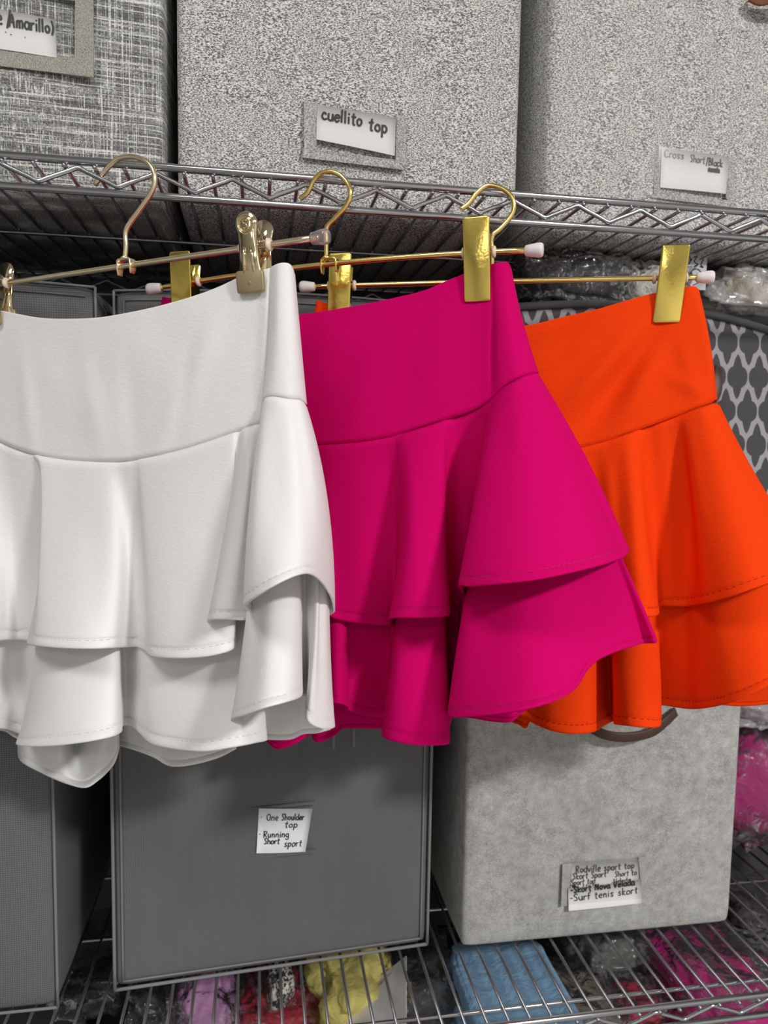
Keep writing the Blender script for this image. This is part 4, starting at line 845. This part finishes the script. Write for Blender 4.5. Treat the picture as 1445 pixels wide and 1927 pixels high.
lower = [((540, 980, -6), (510, 1270, -8)), ((610, 1000, 8), (590, 1310, 24)), ((690, 1000, 8), (680, 1320, 16)), ((780, 1000, 8), (770, 1345, 22)), ((860, 1000, 8), (860, 1350, 20)), ((930, 1000, 7), (935, 1345, 22)), ((975, 1000, 7), (978, 1345, 16)), ((1000, 1000, 8), (1004, 1361, 22)), ((1030, 1000, 9), (1038, 1375, 34)), ((1065, 1000, 10), (1076, 1381, 38)), ((1095, 1000, 10), (1108, 1379, 34)), ((1108, 1000, 8), (1122, 1375, 22)), ((1116, 1000, 2), (1132, 1368, 4)), ((1128, 1000, -6), (1144, 1361, -10)),
         ((1140, 1000, -6), (1152, 1358, -10)), ((1148, 1000, 4), (1156, 1358, 12)), ((1154, 1000, 10), (1158, 1363, 28)), ((1170, 1000, 13), (1182, 1366, 40)), ((1192, 1000, 13), (1212, 1369, 42)), ((1210, 1000, 11), (1238, 1368, 36), (1230, 1200, 22)), ((1218, 1000, 8), (1243, 1358, 24), (1238, 1200, 14)), ((1222, 1000, 2), (1240, 1335, 6)), ((1232, 1000, -6), (1246, 1327, -8)), ((1255, 1000, -6), (1275, 1331, -6)), ((1280, 1000, -4), (1300, 1334, 2)), ((1300, 1000, 4), (1325, 1333, 22)),
         ((1330, 1000, 12), (1365, 1325, 44)), ((1365, 1000, 16), (1410, 1308, 52)), ((1400, 1000, 16), (1455, 1285, 50)), ((1430, 1000, 10), (1500, 1262, 36)), ((1450, 1000, 2), (1540, 1240, 14)), ((1460, 1000, -6), (1560, 1230, -4)), ((1452, 1000, -12), (1545, 1230, -16))]
sh = [[((940, 1200, -12), (940, 1338, -12)), ((955, 1200, -10), (962, 1357, -4)), ((970, 1200, -8), (976, 1363, 2)), ((980, 1200, -8), (989, 1370, 4)), ((990, 1200, -10), (998, 1355, 0)), ((1010, 1200, -12), (1015, 1345, -6))],
      [((1240, 1200, -14), (1240, 1325, -16)), ((1290, 1200, -14), (1290, 1330, -12)), ((1340, 1200, -12), (1350, 1326, -6)), ((1380, 1200, -12), (1390, 1328, -4)), ((1430, 1190, -12), (1440, 1325, -4)), ((1480, 1180, -12), (1490, 1315, -8))]]
def wr_o(x, y):
    s = 0
    for (x0, y0, x1, y1, a, w) in ((1215, 600, 1040, 800, 3.6, 20), (1232, 622, 1085, 830, -4.0, 22), (1252, 640, 1160, 810, 3.0, 20), (1120, 600, 1010, 680, -2.2, 22), (1275, 620, 1305, 740, .9, 16), (1335, 745, 1240, 700, 1.0, 14)):
        L = math.hypot(x1-x0, y1-y0); t_ = ((x-x0)*(x1-x0)+(y-y0)*(y1-y0))/L/L; d = abs((x-x0)*(y1-y0)-(y-y0)*(x1-x0))/L
        s += 1.7*a*math.exp(-(d/w)**2)*math.exp(-((t_-.5)/.45)**2)
    return s
skO = skirt('orange ruffled skirt at the right, on the hanger beside the quatrefoil box', Co, h3_[2], wpO, band, upper, lower, sh, M['orange'], M['orange_st'], {'band': (85, 45), 'up': (30, 40), 'low': (-10, 60), 'amp': .9}, wr_o, 21)

# ------------------------------------------------------------------ bagged garments
def lump(c, r, m, name, parent, seed=0, amp=.25, fr=6, squash=2.4, n=28, ridges=0):
    c = np.array(c, float); V = []; F = []
    for i in range(n+1):
        th = math.pi*i/n
        for k in range(2*n):
            ph = math.pi*k/n; d = np.array([math.sin(th)*math.cos(ph), math.sin(th)*math.sin(ph), math.cos(th)])
            e = np.sign(d)*np.abs(d)**(2/squash)
            q = Vector((d[0]*fr/4+seed, d[1]*fr/4, d[2]*fr/4+seed*.7))
            a = noise.noise(q)+.5*noise.noise(q*2.3)
            if ridges: a += ridges*(abs(noise.noise(q*3.1+Vector((3, 1, 2))))-.2)*1.6
            V.append(c+e*np.array(r)*(1+amp*a))
    for i in range(n):
        for k in range(2*n): a = i*2*n+k; b_ = i*2*n+(k+1) % (2*n); F.append((a, b_, b_+2*n, a+2*n))
    return new_mesh(name, V, F, m, parent)
def cloth_mat(name, c):
    m = mat(name, c, .85); t = NT(m); t.bump(t.noise(t.mp((40, 40, 40)), 1, 4, .6, 1.0), .7, .006); return m
def bagged(label, c, r, col, seed, base_z=None, cat='garment', bagm='bag', grow=1.12, amp=.3, folds=0, name='bagged_garment', grp=None, bag=True):
    o = thing(name, label, cat, (c[0], c[1], c[2]-r[2]), grp)
    cm = cloth_mat(name+'_cloth', col)
    lump(c, r, cm, 'folded_cloth', o, seed, amp, 7, 3.0, 26, ridges=.5)
    if bag: lump(c, [q*grow+.004 for q in r], M[bagm], 'plastic_bag', o, seed+9, .22, 9, 3.4, 30, ridges=.6)
    return o
# on top of the quatrefoil box
zq = OZ+.150
bagged('black garments in crinkled clear plastic on the quatrefoil box, left of the clip at right', PY(1085, 534, .778), (.054, .028, .0225), (.010, .010, .012), 3)
bagged('bag of cream garments in clear plastic on the quatrefoil box behind the orange clip', PY(1212, 546, .785), (.034, .03, .0195), (.62, .60, .54), 5)
bagged('long bag of beige knitwear in clear plastic on the right end of the quatrefoil box', PY(1440, 558, .79), (.075, .035, .020), (.62, .55, .45), 8, bagm='bagw')
tg = thing('plastic_tag', 'upright milky plastic tag with black scribbles behind the orange hanger clip', 'tag', PY(1300, 540, .758))
f_, (TL, TR, BR, BL), nrm, asp = card_map([(1268, 452), (1326, 452), (1326, 545), (1268, 545)], .758)
ol = [(-.5, 0), (.5, 0), (.5, .75), (.44, .93), (.25, 1.0), (-.2, 1.0), (-.42, .93), (-.5, .75)]
mb = MB(); cen = (BL+BR)/2; Wt = np.linalg.norm(TR-TL); Ht = np.linalg.norm(TL-BL)
plate(mb, [(a*Wt, b_*Ht) for a, b_ in ol], cen, np.array([1., 0, 0]), np.array([0, 0, 1.]), np.array([0, -1., 0]), .0015, .0003)
mb.build('sheet', mat('milky_plastic', (.60, .60, .63), .25), tg, False)
mb = MB(); gg = lambda u, v: np.array([0, -1., 0]) if u is None else f_(u, v)+np.array([0, -.0022, 0])
for s in ([(.45, .72), (.50, .60), (.44, .50), (.55, .62)], [(.60, .64), (.72, .66), (.62, .56), (.74, .50), (.62, .46)], [(.80, .60), (.93, .62), (.84, .50), (.92, .44), (.80, .46)], [(.42, .22), (.55, .38), (.75, .40), (.88, .28), (.80, .16), (.62, .22), (.52, .34)], [(.58, .08), (.9, .2), (.86, .34)]):
    P = catmull([gg(*p) for p in s], 5); mb.tube(P, .0005, 5)
mb.build('scribble', M['ink'], tg)
# right of the pale box, on the lower shelf
p = PZ(1440, 1600, -.53)
bagged('lower heap of magenta clothes in clear plastic right of the pale box on the shelf', (.715, .90, SH[1]+.088), (.12, .06, .064), (.34, .006, .13), 12, amp=.15)
bagged('milky plastic bag of pale clothes lying between the two magenta heaps at the right edge', (.73, .90, SH[1]+.205), (.12, .06, .020), (.35, .25, .30), 14, bagm='bagw', amp=.15)
bagged('upper heap of dark magenta clothes on the milky bag beside the pale box', (.72, .90, SH[1]+.315), (.115, .06, .055), (.26, .004, .09), 17, amp=.15)
# on the bottom shelf, seen through the wires
zb = OZ-.66
def below(label, px, py, r, col, seed, z=-.64, **k): 
    c = PZ(px, py, z); c = np.array([c[0], c[1], OZ+z]); return bagged(label, c, r, col, seed, **k)
def stack_floor(c, w, d, ztop):      # folded clothes under a visible garment, reaching down to the bottom shelf
    pass
open_bins = [('open dark grey fabric bin holding the lilac and red garments under the lower shelf', -.22, .06, .66, 1.0, M['grey_dot']),
             ('open dark bin with the yellow garment under the lower shelf', .075, .30, .66, 1.0, M['grey']),
             ('open felt bin with grey rim at the bottom right under the lower shelf', .315, .56, .66, 1.0, mat_nonwoven('felt', (.11, .11, .11))),
             ('open dark bin of magenta clothes at the bottom right corner', .575, .85, .66, 1.0, M['grey'])]
for lb, xa, xb, ya, yb, mm in open_bins:
    zf = SH[2]+.0005; zt = OZ-.70; th = .004
    o = thing('open_bin', lb, 'bin', ((xa+xb)/2, (ya+yb)/2, zf))
    mb = MB(); cx_, cy_, cz_ = (xa+xb)/2, (ya+yb)/2, (zf+zt)/2; hw, hd, hh = (xb-xa)/2, (yb-ya)/2, (zt-zf)/2
    mb.box((cx_, ya, cz_), (hw, 0, 0), (0, th, 0), (0, 0, hh)); mb.box((cx_, yb, cz_), (hw, 0, 0), (0, th, 0), (0, 0, hh))
    mb.box((xa, cy_, cz_), (th, 0, 0), (0, hd, 0), (0, 0, hh)); mb.box((xb, cy_, cz_), (th, 0, 0), (0, hd, 0), (0, 0, hh)); mb.box((cx_, cy_, zf+th), (hw, 0, 0), (0, hd, 0), (0, 0, th))
    mb.build('body', mm, o, False)
    MB().tube([(xa, ya, zt), (xb, ya, zt), (xb, yb, zt), (xa, yb, zt)], .005, 8, closed=True).build('rim', mm, o)
    lump((cx_, cy_, zf+.130), (hw-.018, hd-.02, .118), cloth_mat('bin_filling', (.03, .03, .035)), 'filling', o, len(lb) % 7, .12, 6, 5)
below('lilac garment in clear plastic seen through the lower shelf wires', 388, 1905, (.034, .055, .05), (.42, .20, .38), 21, -.67)
below('black garment in shiny plastic left of the lilac one below the shelf', 295, 1912, (.026, .05, .045), (.012, .012, .015), 22, -.68)
below('dark red garment in crinkled plastic below the lower shelf', 530, 1905, (.050, .055, .04), (.32, .006, .02), 23, -.69)
leo = mat('leopard_print', (.5, .48, .45), .8); t = NT(leo); t.col(t.ramp(t.noise(t.mp((160, 160, 160)), 1, 2, .5, 1.0), [(.47, (.02, .02, .02)), (.53, (.6, .57, .52))]))
cL = PZ(526, 1868, -.66); oL = thing('patterned_cloth', 'black and white animal print cloth poking up beside the red garment', 'garment', cL)
lump((cL[0], cL[1], OZ-.655), (.015, .03, .03), leo, 'cloth', oL, 31, .3, 7, 2.6)
below('bright yellow garment below the shelf, between the red one and the blue jeans', 660, 1850, (.05, .08, .05), (.60, .52, .16), 24, -.665, bag=False, name='yellow_garment')
pw_ = thing('paper_sleeve', 'large white paper sleeve leaning on the yellow garment below the shelf', 'paper', PZ(690, 1900, -.69))
q = [PZ(765, 1800, -.61), PZ(765, 1960, -.60), PZ(590, 1990, -.66), PZ(640, 1900, -.66)]
mb = MB(); nn = _n(np.cross(q[1]-q[0], q[2]-q[0])); v = [p_ for p_ in q]+[p_-nn*.0012 for p_ in q]
mb.add(v, [(0, 1, 2, 3), (7, 6, 5, 4), (0, 4, 5, 1), (1, 5, 6, 2), (2, 6, 7, 3), (3, 7, 4, 0)]); mb.build('sleeve', M['paper'], pw_, False)
# folded blue jeans: a few stacked layers
jm = cloth_mat('light_denim', (.22, .38, .56)); cJ = PZ(955, 1860, -.62); oJ = thing('folded_jeans', 'folded light blue denim below the pale box, seen through the wires', 'garment', (cJ[0], cJ[1], OZ-.70))
for k in range(3):
    lump((cJ[0]+.004*k, cJ[1], OZ-.690+.028*k), (.066-.003*k, .10-.004*k, .015), jm, 'fold', oJ, 40+k, .10, 6, 6.0)
rl = PZ(1030, 1905, -.61)
sp = [(rl[0]+.020*math.cos(a)*(1-a/16), rl[1]-.02, OZ-.645+.020*math.sin(a)*(1-a/16)) for a in [k*.35 for k in range(30)]]
v = []; f = []
for i, p_ in enumerate(sp):
    for yy in (-.035, .06): v.append((p_[0], p_[1]+yy, p_[2]))
for i in range(len(sp)-1): f.append((2*i, 2*i+1, 2*i+3, 2*i+2))
ro = new_mesh('roll', v, f, jm, oJ); md = ro.modifiers.new('t', 'SOLIDIFY'); md.thickness = .002
below('beige garment in clear plastic right of the blue denim below the shelf', 1085, 1912, (.040, .05, .035), (.17, .145, .11), 26, -.67)
below('grey folded cloth in clear plastic under the pale box', 1140, 1790, (.06, .045, .03), (.10, .105, .095), 27, -.66)
below('small red garment under the front rail at the bottom right', 1195, 1895, (.026, .026, .018), (.38, .015, .05), 28, -.66)
below('dark coloured garments in clear plastic in the gap left of the blue denim', 790, 1870, (.045, .07, .04), (.05, .048, .045), 29, -.68)
below('crumpled bright magenta garment in plastic at the bottom right below the shelf', 1325, 1845, (.062, .085, .036), (.42, .008, .16), 30, -.66)
below('second magenta garment in plastic at the bottom right corner by the rail', 1470, 1890, (.04, .06, .036), (.36, .008, .12), 33, -.69)
below('black plastic wrapped bundle at the right edge behind the wires of the lower shelf', 1420, 1700, (.05, .04, .02), (.02, .018, .022), 34, -.64)
below('flat black bag of clothes below the left gap between the boxes', 200, 1800, (.05, .07, .018), (.012, .012, .013), 35, -.66)

for o in bpy.data.objects:
    if '_base' in o: del o['_base']
